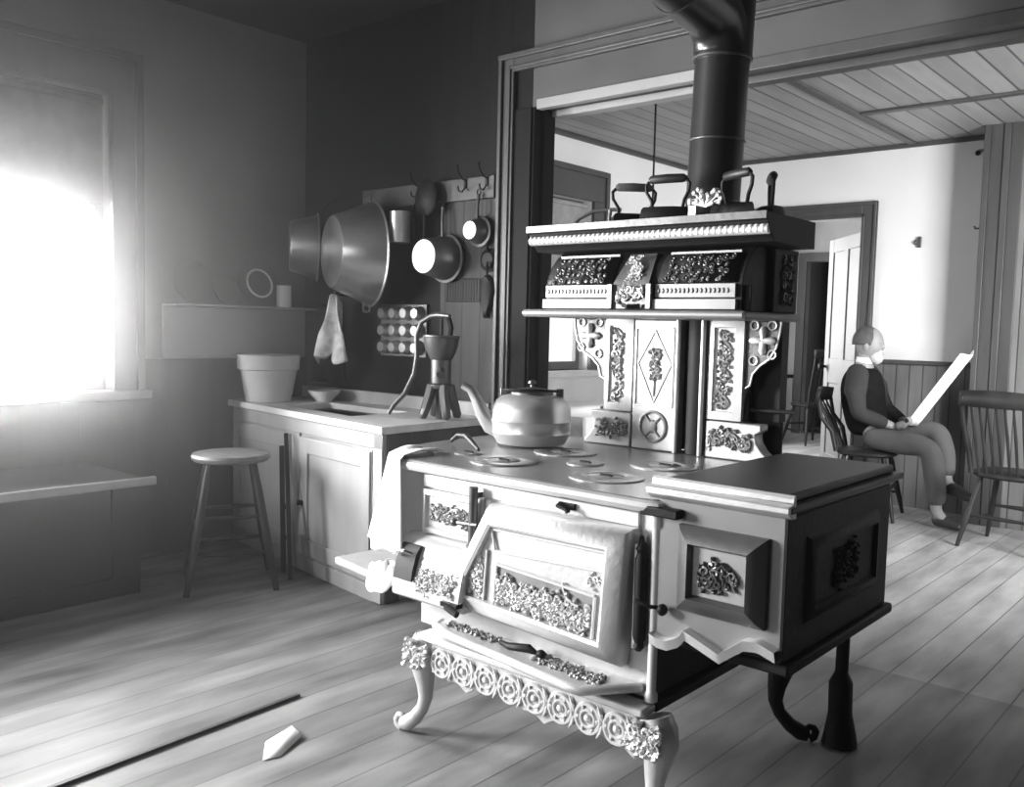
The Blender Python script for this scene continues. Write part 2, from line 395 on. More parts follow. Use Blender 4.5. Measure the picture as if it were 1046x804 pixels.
base((X2-.052,4.78,1.5)); tag(mb.build('roller_shade', M['shade'], bevel=0), 'half drawn grey roller shade over the top of the parlor window', 'window shade'); done()
window('window_4', 'x', RX2, -1, 3.45, 4.9, .8, 2.2, .12, M['trim'])
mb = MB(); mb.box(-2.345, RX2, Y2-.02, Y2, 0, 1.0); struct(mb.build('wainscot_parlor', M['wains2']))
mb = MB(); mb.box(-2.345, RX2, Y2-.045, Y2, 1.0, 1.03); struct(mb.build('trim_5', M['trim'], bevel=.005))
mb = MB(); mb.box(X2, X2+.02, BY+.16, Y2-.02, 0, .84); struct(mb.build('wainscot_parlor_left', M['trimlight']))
# casing and lining of the far doorway
mb = MB()
for xa, xb in ((-2.45, -2.345), (-3.405, -3.30)):
    mb.box(xa, xb, Y2-.03, Y2-.001, 0, 2.15)
mb.box(-3.30, -2.45, Y2-.03, Y2-.001, 2.04, 2.15); mb.box(-3.405, -2.345, Y2-.045, Y2-.03, 2.125, 2.15)
mb.box(-2.365, -2.345, Y2-.045, Y2-.03, 0, 2.125); mb.box(-2.45, -2.43, Y2-.04, Y2-.03, 0, 2.06); mb.box(-3.30, -2.43, Y2-.04, Y2-.03, 2.04, 2.06)
struct(mb.build('trim_6', M['trim'], bevel=.003))
# ceiling battens
mb = MB(); mb.box(-2.15, -2.10, BY+.17, Y2, CZ2-.016, CZ2); struct(mb.build('trim_7', M['trim'], bevel=.003))
mb = MB(); mb.box(-2.10, RX2, 5.52, 5.58, CZ2-.016, CZ2); struct(mb.build('trim_8', M['trim'], bevel=.003))
mb = MB(); mb.box(X2, RX2, Y2-.03, Y2, CZ2-.03, CZ2); mb.box(X2, X2+.03, BY+.16, Y2-.03, CZ2-.03, CZ2); struct(mb.build('trim_9', M['trim'], bevel=.004))
# projecting partition at the right with its tall casing
mb = MB(); mb.box(-1.56, RX2, 6.34, Y2-.046, 0, CZ2-.031); struct(mb.build('wall_parlor_partition', M['wains2']))
mb = MB(); mb.box(-1.60, -1.565, 6.30, 6.339, 0, CZ2-.0); mb.box(-1.565, -1.49, 6.315, 6.339, 0, CZ2); mb.box(-1.49, -1.45, 6.305, 6.339, 0, CZ2); mb.box(-1.45, -1.38, 6.318, 6.339, 0, CZ2)
struct(mb.build('trim_10', M['trim'], bevel=.003))

# back room seen through the doorway
mb = MB(); wall_with_hole(mb, 'x', -4.92, -4.80, Y2+.101, 10.65, 0, CZ2, (7.3, 8.9, .8, 2.2)); struct(mb.build('wall_back_room_left', M['plaster3']))
window('window_5', 'x', -4.80, 1, 7.3, 8.9, .8, 2.2, .12, M['trim'])
mb = MB(); wall_with_hole(mb, 'y', 10.5, 10.6, -4.92, -.9, 0, CZ2, (-4.52, -3.7, 0, 2.05)); struct(mb.build('wall_back_room_far', M['plaster3']))
panel('wall_back_room_right', -1.0, -.85, Y2+.1, 10.5, 0, CZ2, M['plaster3'])
mb = MB(); mb.box(-4.80, -4.62, 10.46, 10.5, 0, .66); struct(mb.build('wainscot_back_room', M['trimlight']))
mb = MB(); mb.box(-4.80, -4.62, 10.44, 10.499, .66, .70); struct(mb.build('trim_11', M['trimdark'], bevel=.003))
mb = MB(); mb.box(-4.62, -4.52, 10.47, 10.499, 0, 2.15); mb.box(-4.52, -3.6, 10.47, 10.499, 2.05, 2.15); mb.box(-3.7, -3.6, 10.47, 10.499, 0, 2.05); struct(mb.build('trim_12', M['trim'], bevel=.004))
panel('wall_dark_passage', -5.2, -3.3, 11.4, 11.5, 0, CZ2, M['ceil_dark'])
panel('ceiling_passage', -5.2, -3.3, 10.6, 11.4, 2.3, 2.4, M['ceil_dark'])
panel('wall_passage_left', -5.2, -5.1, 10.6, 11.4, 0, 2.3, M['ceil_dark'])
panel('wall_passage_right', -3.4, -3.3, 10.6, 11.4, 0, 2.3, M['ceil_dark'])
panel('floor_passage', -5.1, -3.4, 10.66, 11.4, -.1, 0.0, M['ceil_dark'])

# open panelled door leaf in the far doorway
def door_leaf():
    global ORG
    hinge = Vector((-2.47, 6.80, 0)); end = Vector((-3.0, 7.45, 0))
    d = (end-hinge).normalized(); n = Vector((-d.y, d.x, 0)); L = .84
    base((0,0,0))
    def q(a, z, off): return hinge+d*a+Vector((0,0,z))+n*off
    mb = MB()
    def plate(a0,a1,z0,z1,o0,o1):
        c = q((a0+a1)/2,(z0+z1)/2,(o0+o1)/2); mb.obox(c, d, n, (0,0,1), (a1-a0)/2, (o1-o0)/2, (z1-z0)/2)
    plate(0,L,.01,1.97,-.012,.012)
    for a0,a1 in ((0,.11),(L-.11,L),(L/2-.05,L/2+.05)): plate(a0,a1,.01,1.97,-.022,.022)
    for z0,z1 in ((.01,.22),(.80,1.0),(1.86,1.97)): plate(.11,L-.11,z0,z1,-.0215,.0215)
    root = struct(mb.build('door_1', M['white'], bevel=.004))
    mb = MB(); p = q(L-.055, .93, .025)
    for s_ in (1,-1):
        p = q(L-.055, .93, .022*s_); mb.lathe([(.012,0),(.012,.02),(.026,.03),(.03,.045),(.02,.06),(.002,.063)], p, n*s_, k=16)
    mb.build('door_knob', M['castdark'], root)
door_leaf()

# ================================================================== COOKING STOVE
def stove():
    T = thing('cooking_stove', 'large ornate cast iron and nickel kitchen range standing on scrolled legs', 'stove', (-1.5, 2.15, 0))
    # body
    mb = MB(); mb.box(-1.895, -1.105, 1.806, 2.56, .33, .776); mb.box(-1.87,-1.12,1.83,2.54,.30,.33)
    body = mb.build('oven_body', M['castdark'], T, bevel=.006)  # black paints in the shaded right side; pale plates cover front and left
    MB().box(-1.897,-1.103,1.797,1.8055,.33,.776).build('front_plate', M['iron'], body, bevel=.003)
    MB().box(-1.899,-1.8955,1.81,2.555,.34,.775).build('end_plate', M['iron'], body, bevel=.001)
    mb = MB(); mb.box(-1.885,-1.15,1.787,1.80,.735,.772); mb.box(-1.64,-1.62,1.785,1.80,.60,.735)
    mb.build('front_moulding', M['nickelw'], body, bevel=.003)
    mb = MB(); mb.tube([(-1.375,1.785,.757),(-1.375,1.765,.757),(-1.345,1.762,.752),(-1.34,1.762,.745)], .007, k=6); mb.box(-1.385,-1.335,1.778,1.787,.748,.764)
    mb.build('latch', M['castdark'], body)
    # cooktop with rounded corners
    def rrect(x0,x1,y0,y1,r,n=5):
        pts = []
        for cx,cy,a0 in ((x1-r,y0+r,-90),(x1-r,y1-r,0),(x0+r,y1-r,90),(x0+r,y0+r,180)):
            for i in range(n+1):
                a = math.radians(a0+90*i/n); pts.append((cx+r*math.cos(a), cy+r*math.sin(a)))
        return pts
    OUT = [(-1.085,1.80),(-1.085,2.60),(-2.17,2.60),(-2.185,2.45),(-2.175,2.15),(-2.155,2.00),(-2.125,1.91),(-2.075,1.835),(-2.01,1.79),(-1.93,1.766),(-1.12,1.766),(-1.095,1.776)]
    mb = MB(); mb.prism(OUT,'z',.777,.810)
    top = mb.build('cooktop', M['irontop'], T, bevel=.006, seg=3)
    mb = MB(); mb.tube([(x,y,.793) for x,y in OUT], .0145, k=8, closed=True)
    mb.build('cooktop_rim', M['nickelw'], top)
    for (x,y,r) in ((-1.72,1.95,.10),(-1.36,1.95,.10),(-1.72,2.24,.10),(-1.36,2.24,.10),(-1.54,2.10,.055),(-1.90,1.99,.045)):
        m_ = MB().lathe([(r,.8095),(r,.8125),(r*.96,.8135),(r*.5,.8135),(r*.48,.812),(r*.46,.8135),(0.003,.8135)], (x,y,0), k=36).build('stove_lid', M['irontop'], top)
        MB().tube([(x-.018,y,.8135),(x,y,.8142),(x+.018,y,.8135)], .005, k=6).build('lid_slot', M['castdark'], m_)
    # upper left firebox panel
    mb = MB()
    def rect(x0,x1,z0,z1): return [(x0,z0),(x1,z0),(x1,z1),(x0,z1)]
    mb.raised([rect(-1.885,-1.645,.602,.732), rect(-1.882,-1.648,.605,.729), rect(-1.868,-1.662,.619,.715), rect(-1.862,-1.668,.625,.709)],'y',[1.80,1.783,1.778,1.788])
    p = mb.build('firebox_panel', M['nickelw'], T)
    scroll(MB(), (-1.85,1.787,.632),(1,0,0),(0,0,1),(0,-1,0),.165,.068,.028,.0028,3).build('scrollwork', M['relief'], p)
    mb = MB(); mb.tube([(-1.662,1.762,.605),(-1.662,1.762,.765)], .013, k=12); mb.tube([(-1.72,1.755,.66),(-1.64,1.755,.665)], .006, k=8); mb.ball((-1.725,1.755,.66), .012)
    mb.lathe([(.018,0),(.018,.006)], (-1.662,1.762,.60), k=14); mb.box(-1.672,-1.652,1.762,1.80,.62,.635); mb.box(-1.672,-1.652,1.762,1.80,.735,.75)
    mb.build('damper_rod', M['castmid'], T)
    # bulging ash section, lower left, sloping outwards as it goes down
    prof = [(1.80,.60),(1.775,.597),(1.752,.58),(1.735,.55),(1.722,.51),(1.712,.46),(1.712,.43),(1.73,.42),(1.80,.42)]
    mb = MB(); mb.prism(prof,'x',-1.93,-1.66)
    ash = mb.build('ash_pit_front', M['nickelw'], T, bevel=.004, angle=60)
    mb = MB(); mb.prism([(1.7375,.575),(1.7195,.555),(1.7055,.51),(1.70,.48),(1.706,.48),(1.724,.51),(1.745,.575)],'x',-1.912,-1.838)
    op = mb.build('ash_opening_shade_panel', M['black'], ash)  # solid black panel; the dark of the opening is put into its colour
    mb = MB(); mb.tube([(-1.905,1.71,.548),(-1.885,1.695,.562),(-1.86,1.695,.565),(-1.845,1.71,.556)], .006, k=8); mb.build('ash_door_handle', M['nickel'], op)
    scroll(MB(), (-1.825,1.707,.445),(1,0,0),(0,.12,1),(0,-1,.15),.14,.10,.032,.003,5).build('scrollwork', M['nickelw'], ash)
    # side hearth shelf
    mb = MB(); mb.prism([(-2.36,1.84),(-2.13,1.80),(-1.90,1.815),(-1.90,2.20),(-2.34,2.22)],'z',.405,.43)
    sh = mb.build('side_shelf', M['cabinet'], T, bevel=.008)
    mb = MB(); mb.prism([(-2.05,.405),(-1.90,.405),(-1.90,.345)],'y',1.95,1.975); mb.prism([(-2.05,.405),(-1.90,.405),(-1.90,.345)],'y',2.12,2.145); mb.build('shelf_bracket', M['castmid'], sh)
    # oven door: raised moulded frame around a field of scrollwork
    A = [(-1.775,.428),(-1.172,.398),(-1.150,.735),(-1.605,.728)]
    cx = sum(p[0] for p in A)/4; cz = sum(p[1] for p in A)/4
    def inset(P, d):
        n = len(P); out = []
        for i in range(n):
            p0 = Vector(P[i-1]); p1 = Vector(P[i]); p2 = Vector(P[(i+1)%n])
            e1 = (p1-p0).normalized(); e2 = (p2-p1).normalized(); n1 = Vector((-e1.y,e1.x)); n2 = Vector((-e2.y,e2.x))
            b = (n1+n2).normalized(); k = d/max(.3,b.dot(n1)); out.append(tuple(p1+b*k))
        return out
    mb = MB(); mb.raised([A, A, inset(A,.012), inset(A,.045), inset(A,.053), inset(A,.055)],'y',[1.80,1.765,1.745,1.728,1.732,1.748])
    door = mb.build('oven_door', M['iron'], T, angle=50)
    B = [(-1.565,.455),(-1.245,.441),(-1.238,.560),(-1.555,.578)]
    mb = MB()
    for i in range(4):
        a = B[i]; b = B[(i+1)%4]; mb.tube([(a[0],1.743,a[1]),(b[0],1.743,b[1])], .005, k=6)
    mb.tube([(-1.285+.05*math.cos(a),1.742,.575+.05*math.sin(a)) for a in [PI+PI/2*t/8 for t in range(9)]], .004, k=6)
    mb.tube([(-1.60,1.743,.47),(-1.59,1.743,.61)], .004, k=6)
    mb.tube([(-1.575,1.743,.668),(-1.21,1.743,.672),(-1.208,1.743,.625),(-1.56,1.743,.612),(-1.575,1.743,.668)], .004, k=6)
    mb.build('door_moulding', M['nickelw'], door)
    mb = MB(); mb.prism([(-1.56,.452),(-1.248,.440),(-1.242,.562),(-1.55,.578)],'y',1.7465,1.752); mb.prism([(-1.668,.462),(-1.607,.458),(-1.592,.605)],'y',1.7465,1.752); mb.build('crevice_shade_plate', M['ground'], door)  # grey plate puts crevice shade behind the scrollwork into the colour
    mb = MB(); scroll(mb, (-1.555,1.744,.452),(1,0,-.04),(0,0,1),(0,-1,0),.305,.112,.026,.0042,11); mb.build('scrollwork', M['nickelw'], door)
    mb = MB(); scroll(mb, (-1.665,1.747,.466),(1,0,-.04),(.15,0,1),(0,-1,0),.055,.125,.030,.0038,13); mb.build('scrollwork', M['nickelw'], door)
    mb = MB(); scroll(mb, (-1.262,1.747,.575),(1,0,0),(0,0,1),(0,-1,0),.05,.045,.025,.003,17)
    mb.build('scrollwork', M['nickelw'], door)
    mb = MB(); mb.box(-1.72,-1.66,1.70,1.728,.44,.452); mb.tube([(-1.70,1.725,.445),(-1.695,1.70,.44),(-1.65,1.695,.43)], .009, k=8); mb.build('door_handle', M['castdark'], door)
    # right corner columns
    mb = MB(); prof = [(.016,.33),(.016,.345),(.011,.355),(.011,.74),(.016,.75),(.016,.775)]
    mb.lathe(prof, (-1.102,1.79,0), k=16); mb.build('corner_post', M['nickelw'], T)
    mb = MB(); mb.lathe([(.006,.445),(.014,.455),(.010,.465),(.0155,.48),(.0155,.665),(.010,.68),(.015,.69),(.009,.70),(.004,.72)], (-1.133,1.778,0), k=14); mb.build('hinge_column', M['castdark'], T)
    mb = MB(); mb.beam((-1.145,1.775,.70),(-1.145,1.775,.45),.003,.004,up=(1,0,0)); mb.build('hinge_bead', M['nickel'], T)
    # swing-out foot shelf under the oven door
    mb = MB(); mb.prism([(-1.80,1.80),(-1.79,1.755),(-1.70,1.725),(-1.26,1.672),(-1.22,1.675),(-1.125,1.80)],'z',.345,.362)
    fs = mb.build('foot_shelf', M['iron'], T, bevel=.006, seg=3)
    mb = MB(); mb.tube([(-1.80,1.79,.354),(-1.79,1.755,.354),(-1.70,1.724,.354),(-1.26,1.671,.354),(-1.22,1.673,.354),(-1.13,1.79,.354)], .012, k=10); mb.build('rounded_edge', M['nickelw'], fs)
    mb = MB(); scroll(mb, (-1.76,1.755,.363),(1,-.06,0),(0,1,0),(0,0,1),.20,.04,.025,.003,19); mb.build('scrollwork', M['relief'], fs); mb = MB(); scroll(mb, (-1.42,1.71,.363),(1,-.06,0),(0,1,0),(0,0,1),.22,.075,.025,.003,23)
    mb.build('scrollwork', M['relief'], fs)
    mb = MB(); mb.tube([(-1.55,1.76,.366),(-1.50,1.74,.372),(-1.44,1.745,.38),(-1.42,1.75,.372)], [.006,.01,.012,.006], k=8); mb.ball((-1.40,1.745,.376), .014,.012,.011); mb.build('pedal', M['castdark'], fs)
    # base ledge and apron with rosettes
    mb = MB(); mb.box(-1.85,-1.09,1.735,1.796,.305,.325); mb.build('base_ledge', M['nickelw'], T, bevel=.006)
    MB().box(-1.86,-1.09,1.797,2.54,.30,.328).build('base_frame', M['castdark'], T, bevel=.006)  # black part of the base, its shade put into the colour
    n = 40; bot = []
    for i in range(n+1):
        t = i/n; x = -1.115+(-1.80+1.115)*t; bot.append((x, .200+.022*abs(math.sin(t*PI*2.5))-.006*math.cos(t*PI*20)))
    mb = MB(); mb.prism([(-1.80,.304),(-1.115,.304)]+bot,'y',1.75,1.775)
    ap = mb.build('apron', M['iron'], T, bevel=.003, angle=30)
    proto = None
    for i in range(8):
        x = -1.757+i*.0845
        if proto is None:
            o_ = Vector(ORG); base((x,0,0)) ; m_ = MB()
            m_.tube(ring_pts((x,1.746,.255),.036,'y',20), .0055, k=6, closed=True)
            m_.tube(ring_pts((x,1.745,.255),.021,'y',16), .0045, k=6, closed=True)
            m_.ball((x,1.744,.255), .010,.007,.010,8,6); m_.lathe([(.040,0),(.040,.004),(.030,.006),(.002,.003)], (x,1.752,.255), (0,-1,0), k=20)
            for k in range(6):
                a = k*PI/3; m_.ball((x+.029*math.cos(a),1.744,.255+.029*math.sin(a)), .006,.005,.006,6,4)
            for s_ in (1,-1):
                m_.tube([(x+.042,1.746,.255+s_*.005),(x+.040,1.743,.255+s_*.022),(x+.028,1.745,.255+s_*.040)], [.003,.006,.002], k=6)
            base((x,0,0)); proto = m_.build('rosette', M['nickelw'], ap); proto.location = (x-o_.x, -o_.y, -o_.z); base(o_)
        else:
            c = proto.copy(); COL.objects.link(c); c.parent = ap; c.location = (x-ORG.x, -ORG.y, -ORG.z)
    # cabriole legs
    for (x,y,sx,sy,front) in ((-1.85,1.785,-1,-1,1),(-1.085,1.785,1,-1,1),(-1.85,2.48,-1,1,0),(-1.11,2.48,1,1,0)):
        m_ = MB(); d = Vector((sx*.75, sy*.55 if not front else sy*.15, 0))
        cs = [(0,.30,.040),(.012,.27,.048),(.022,.235,.045),(.018,.20,.034),(.010,.16,.026),(.008,.12,.021),(.022,.085,.019),(.055,.05,.021),(.09,.028,.024),(.112,.022,.020)]
        m_.tube([Vector((x,y,z))+d*a for a,z,r in cs], [r for a,z,r in cs], k=12)
        e = Vector((x,y,.03))+d*.118
        dd = d.normalized()
        m_.tube([e+dd*(.022*math.cos(a)*(1-.09*i))+Vector((0,0,.002+.022*math.sin(a)*(1-.09*i))) for i,a in enumerate([k*PI/4-PI/2 for k in range(9)])], [.013-.0008*i for i in range(9)], k=8)
        for v_ in range(len(m_.v)):
            if m_.v[v_][2] < .001: m_.v[v_] = (m_.v[v_][0], m_.v[v_][1], .001)
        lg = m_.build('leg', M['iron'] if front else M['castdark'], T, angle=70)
        if front:
            m2 = MB(); scroll(m2, (x-.045,y-.048,.215),(1,0,0),(0,0,1),(0,-1,0),.09,.09,.03,.006,31+int(x*10)); m2.build('scrollwork', M['nickelw'], lg)
    # ---------------- reservoir at the right-hand end
    def bottom(x):
        pts = [(-1.105,.482),(-1.075,.470),(-1.05,.470),(-1.02,.485),(-1.005,.505),(-.918,.474),(-.895,.492),(-.862,.517),(-.83,.522),(-.785,.508)]
        for (a,za),(b,zb) in zip(pts,pts[1:]):
            if a <= x <= b: return za+(zb-za)*(x-a)/(b-a)
        return .508
    xs = sorted(set([-1.095+i*(.305/34) for i in range(35)]+[-.918,-1.005]))
    mb = MB(); mb.box(-1.098,-.79,1.80,2.43,.495,.815)
    res = mb.build('reservoir', M['castdark'], T, bevel=.006)
    mb = MB(); mb.prism([(-1.095,.815),(xs[0],bottom(xs[0])+.02)]+[(x,bottom(x)+.02) for x in xs[1:]]+[(-.79,.815)],'y',1.785,1.80)
    mb.build('reservoir_front', M['castfront'], res, angle=30)
    mb = MB()
    for a,b in zip(xs,xs[1:]):
        za, zb = bottom(a), bottom(b)
        vs = [(a,1.765,za),(b,1.765,zb),(b,1.799,zb),(a,1.799,za),(a,1.758,za+.024),(b,1.758,zb+.024),(b,1.799,zb+.026),(a,1.799,za+.026)]
        mb.add(vs, [(0,3,2,1),(4,5,6,7),(0,1,5,4),(2,3,7,6)])
    mb.build('nickel_skirt', M['nickel'], res, angle=30)
    # three-tier lid
    mb = MB(); mb.prism([(-1.10,1.785),(-.785,1.785),(-.785,2.45),(-1.10,2.45)],'z',.8155,.825); mb.prism([(-1.115,1.77),(-.77,1.77),(-.77,2.465),(-1.115,2.465)],'z',.825,.842); mb.prism([(-1.09,1.795),(-.79,1.795),(-.79,2.44),(-1.09,2.44)],'z',.842,.862)
    lid = mb.build('reservoir_lid', M['liddark'], res, bevel=.006, seg=3)
    mb = MB(); mb.prism([(1.80,.814),(1.782,.814),(1.770,.822),(1.760,.828),(1.760,.841),(1.768,.8435),(1.786,.846),(1.786,.858),(1.792,.864),(1.797,.864),(1.797,.85)],'x',-1.117,-.772); mb.build('nickel_edge', M['iron'], lid, bevel=.002)
    mb = MB(); mb.box(-1.13,-1.03,1.755,1.785,.775,.797); mb.build('hinge_block', M['castdark'], res, bevel=.004)
    # door panel of the reservoir
    R0 = rect(-1.034,-.820,.570,.766)
    mb = MB(); mb.raised([R0,R0,inset(R0,.012),inset(R0,.036),inset(R0,.042)],'y',[1.785,1.772,1.758,1.748,1.766])
    pd = mb.build('reservoir_panel', M['castmid'], res, angle=30)
    mb = MB(); mb.box(-.990,-.864,1.7655,1.7685,.614,.722); q = mb.build('panel_field', M['relief'], pd)
    scroll(MB(), (-.972,1.7635,.622),(1,0,0),(0,0,1),(0,-1,0),.09,.088,.030,.0042,41).build('scrollwork', M['castmid'], pd)
    mb = MB(); mb.tube([(-1.125,1.745,.575),(-1.09,1.75,.567),(-1.07,1.775,.563)], .005, k=8); mb.ball((-1.065,1.765,.562),.012,.014,.014); mb.build('damper_handle', M['castdark'], res)
    # side face panel
    mb = MB(); S0 = [(1.90,.56),(2.34,.56),(2.34,.76),(1.90,.76)]
    mb.raised([S0,inset(S0,.012),inset(S0,.03),inset(S0,.036)],'x',[-.7905,-.78,-.776,-.786]); sp_ = mb.build('side_panel', M['castdark'], res, angle=30)
    scroll(MB(), (-.785,2.05,.60),(0,1,0),(0,0,1),(1,0,0),.14,.12,.04,.004,43).build('scrollwork', M['castdark'], sp_)
    mb = MB(); mb.box(-1.095,-.775,1.80,2.445,.470,.495); mb.build('bottom_rail', M['castdark'], res, bevel=.006)
    mb = MB(); mb.box(-1.15,-.93,2.45,2.58,.475,.50); mb.tube([(-.945,2.56,.49),(-.945,2.57,.30),(-.95,2.58,.20)], [.02,.019,.019], k=10); mb.tube([(-.95,2.58,.22),(-.95,2.58,.19),(-.95,2.585,.10),(-.95,2.59,.04),(-.95,2.59,.004)], [.02,.034,.034,.045,.052], k=12); mb.build('leg', M['castdark'], T)
    # ---------------- back shield
    y = 2.50
    mb = MB(); mb.box(-1.84,-1.17,2.585,2.60,.812,.93); mb.box(-1.765,-1.26,2.56,2.60,.90,1.232)
    bs = mb.build('back_shield', M['castdark'], T, bevel=.003)
    mb = MB(); mb.box(-1.65,-1.487,y,y+.05,.812,1.232); 
    mp_ = mb.build('shield_panel', M['nickelw'], bs, bevel=.004)
    mb = MB()
    fr = rect(-1.640,-1.500,.955,1.205)
    for i in range(4): mb.tube([(fr[i][0],y-.002,fr[i][1]),(fr[(i+1)%4][0],y-.002,fr[(i+1)%4][1])], .004, k=6)
    dm = [(-1.57,.965),(-1.508,1.09),(-1.57,1.198),(-1.632,1.09)]
    for i in range(4): mb.tube([(dm[i][0],y-.002,dm[i][1]),(dm[(i+1)%4][0],y-.002,dm[(i+1)%4][1])], .003, k=6)
    mb.build('diamond_moulding', M['nickelw'], mp_)
    mb = MB(); scroll(mb, (-1.60,y-.002,1.04),(1,0,0),(0,0,1),(0,-1,0),.06,.10,.028,.0038,51)
    mb.tube([(-1.57,y-.003,.985),(-1.568,y-.004,1.05)], .003, k=6); mb.build('flower_relief', M['relief'], mp_)
    mb = MB(); mb.tube(ring_pts((-1.568,y-.003,.888),.048,'y',32), .0055, k=8, closed=True)
    mb.tube([(-1.60,y-.003,.925),(-1.575,y-.003,.90),(-1.575,y-.003,.875),(-1.60,y-.003,.85)], .004,k=6); mb.tube([(-1.536,y-.003,.925),(-1.561,y-.003,.90),(-1.561,y-.003,.875),(-1.536,y-.003,.85)], .004,k=6)
    mb.ball((-1.568,y-.002,.888),.016,.006,.022); mb.build('medallion', M['relief'], mp_)
    # dark flue slot with pipe between two bright rods
    mb = MB(); mb.lathe([(.030,.812),(.030,1.232)], (-1.432,2.53,0), k=20); mb.build('flue_pipe', M['black'], bs)
    for x_ in (-1.480,-1.392):
        MB().lathe([(.0075,.812),(.0075,1.232)], (x_,2.49,0), k=12).build('bright_rod', M['nickelw'], bs)
    # side pillars
    for x0,x1,sd in ((-1.765,-1.655,61),(-1.378,-1.262,63)):
        mb = MB(); mb.raised([rect(x0,x1,.93,1.232),rect(x0,x1,.93,1.232),rect(x0+.018,x1-.026,.955,1.212),rect(x0+.020,x1-.028,.957,1.21)],'y',[2.55,y,y-.004,y+.006])
        pl = mb.build('pillar', M['nickelw'], bs, angle=30)
        scroll(MB(), (x0+.026,y+.004,.965),(1,0,0),(0,0,1),(0,-1,0),x1-x0-.062,.235,.032,.0048,sd).build('scrollwork', M['relief'], pl)
    # scrolled feet of the shield
    for s_,xi,xo in ((-1,-1.655,-1.845),(1,-1.378,-1.160)):
        w_ = xo-xi
        prof = [(xi,.812),(xo,.812),(xi+w_*.97,.826),(xi+w_*.86,.845),(xi+w_*.78,.87),(xi+w_*.76,.895),(xi+w_*.84,.905),(xi+w_*.84,.925),(xi,.925)]
        m_ = MB().prism(prof,'y',y-.002,y+.05).build('shield_foot', M['nickelw'], bs, bevel=.004)
        a, b = sorted((xi+w_*.06, xi+w_*.70)); scroll(MB(), (a,y-.004,.838),(1,0,0),(0,0,1),(0,-1,0),b-a,.07,.034,.005,71+s_).build('scrollwork', M['relief'], m_)
    # pierced brackets
    for s_,xi,xo in ((-1,-1.768,-1.905),(1,-1.258,-1.150)):
        w_ = xo-xi
        prof = [(xi,1.232),(xo,1.232),(xi+w_*.97,1.20),(xi+w_*.88,1.155),(xi+w_*.68,1.12),(xi+w_*.42,1.10),(xi+w_*.22,1.075),(xi+w_*.15,1.04),(xi,1.03)]
        m_ = MB().prism(prof,'y',y+.012,y+.022).build('bracket', M['castmid'], bs, bevel=.002)
        mb = MB(); mb.tube([(p_[0],y+.010,p_[1]) for p_ in prof[1:]], .004, k=6)
        cx_, cz_ = xi+w_*.5, 1.175
        for k in range(4):
            a = k*PI/2; u_ = Vector((math.cos(a),0,math.sin(a)))
            mb.tube([Vector((cx_,y+.006,cz_)), Vector((cx_,y+.006,cz_))+u_*.03, Vector((cx_,y+.006,cz_))+u_*.042], [.008,.013,.006], k=8)
        for dx,dz in ((.28,.045),(-.3,.045),(.3,-.04),(-.3,-.06)): mb.tube(ring_pts((cx_+w_*dx*.9,y+.008,cz_+dz),.013,'y',12), .003, k=5, closed=True)
        mb.build('cross_relief', M['nickelw'], m_)
    mb = MB(); mb.box(-1.262,-1.175,2.575,2.62,.93,1.232); mb.tube([(-1.255,2.54,1.02),(-1.262,2.53,1.0),(-1.262,2.52,.93)], .006, k=6); mb.tube([(-1.25,2.54,.965),(-1.12,2.57,.965)], .006, k=6); mb.build('smoke_flue', M['black'], bs)
    # ---------------- warming closet (hood)
    mb = MB(); mb.prism([(-1.94,2.285),(-1.155,2.285),(-1.155,2.66),(-1.94,2.66)],'z',1.233,1.257)
    wc = mb.build('warming_closet', M['castfront'], T, bevel=.009, seg=3)
    cprof = [(2.64,1.258),(2.325,1.258),(2.325,1.335),(2.332,1.36),(2.35,1.395),(2.378,1.425),(2.41,1.445),(2.64,1.445)]
    mb = MB(); mb.prism(cprof,'x',-1.885,-1.185); bx_ = mb.build('closet_body', M['castdark'], wc, bevel=.002, angle=50)  # black also paints in shade on the right end; doors cover the front
    MB().box(-1.18,-1.165,2.48,2.64,1.258,1.445).build('closet_end', M['castdark'], bx_, bevel=.003); MB().box(-1.184,-1.165,2.34,2.355,1.258,1.33).build('closet_rib', M['castdark'], bx_, bevel=.003)
    scroll(MB(), (-1.163,2.50,1.285),(0,1,0),(0,0,1),(1,0,0),.12,.14,.038,.004,81).build('scrollwork', M['castmid'], bx_)
    # cornice
    for_prof = [(2.60,1.446),(2.335,1.446),(2.325,1.458),(2.315,1.462),(2.300,1.480),(2.290,1.500),(2.280,1.505),(2.280,1.524),(2.60,1.524)]
    mb = MB(); mb.prism(for_prof,'x',-1.935,-1.10)
    cn = mb.build('cornice', M['castdark'], wc, bevel=.002, angle=30)  # black paints in the shaded right end; band and fascia cover the front
    mb = MB()
    mb.tube([(-1.933,2.300,1.478),(-1.102,2.300,1.478)], .0145, k=10)
    for k in range(46): mb.ball((-1.925+k*.018,2.288,1.480), .0085,.0035,.012,6,4)
    mb.build('beaded_band', M['nickelw'], cn)
    MB().box(-1.936,-1.099,2.276,2.2795,1.503,1.525).build('fascia', M['castmid'], cn, bevel=.001)
    # roll doors with scrollwork, nickel strips, central shield
    def cy_(z):
        pr = [(1.258,2.325),(1.335,2.325),(1.36,2.332),(1.395,2.35),(1.425,2.378),(1.445,2.41)]
        for (a,ya),(b,yb) in zip(pr,pr[1:]):
            if a <= z <= b: return ya+(yb-ya)*(z-a)/(b-a)
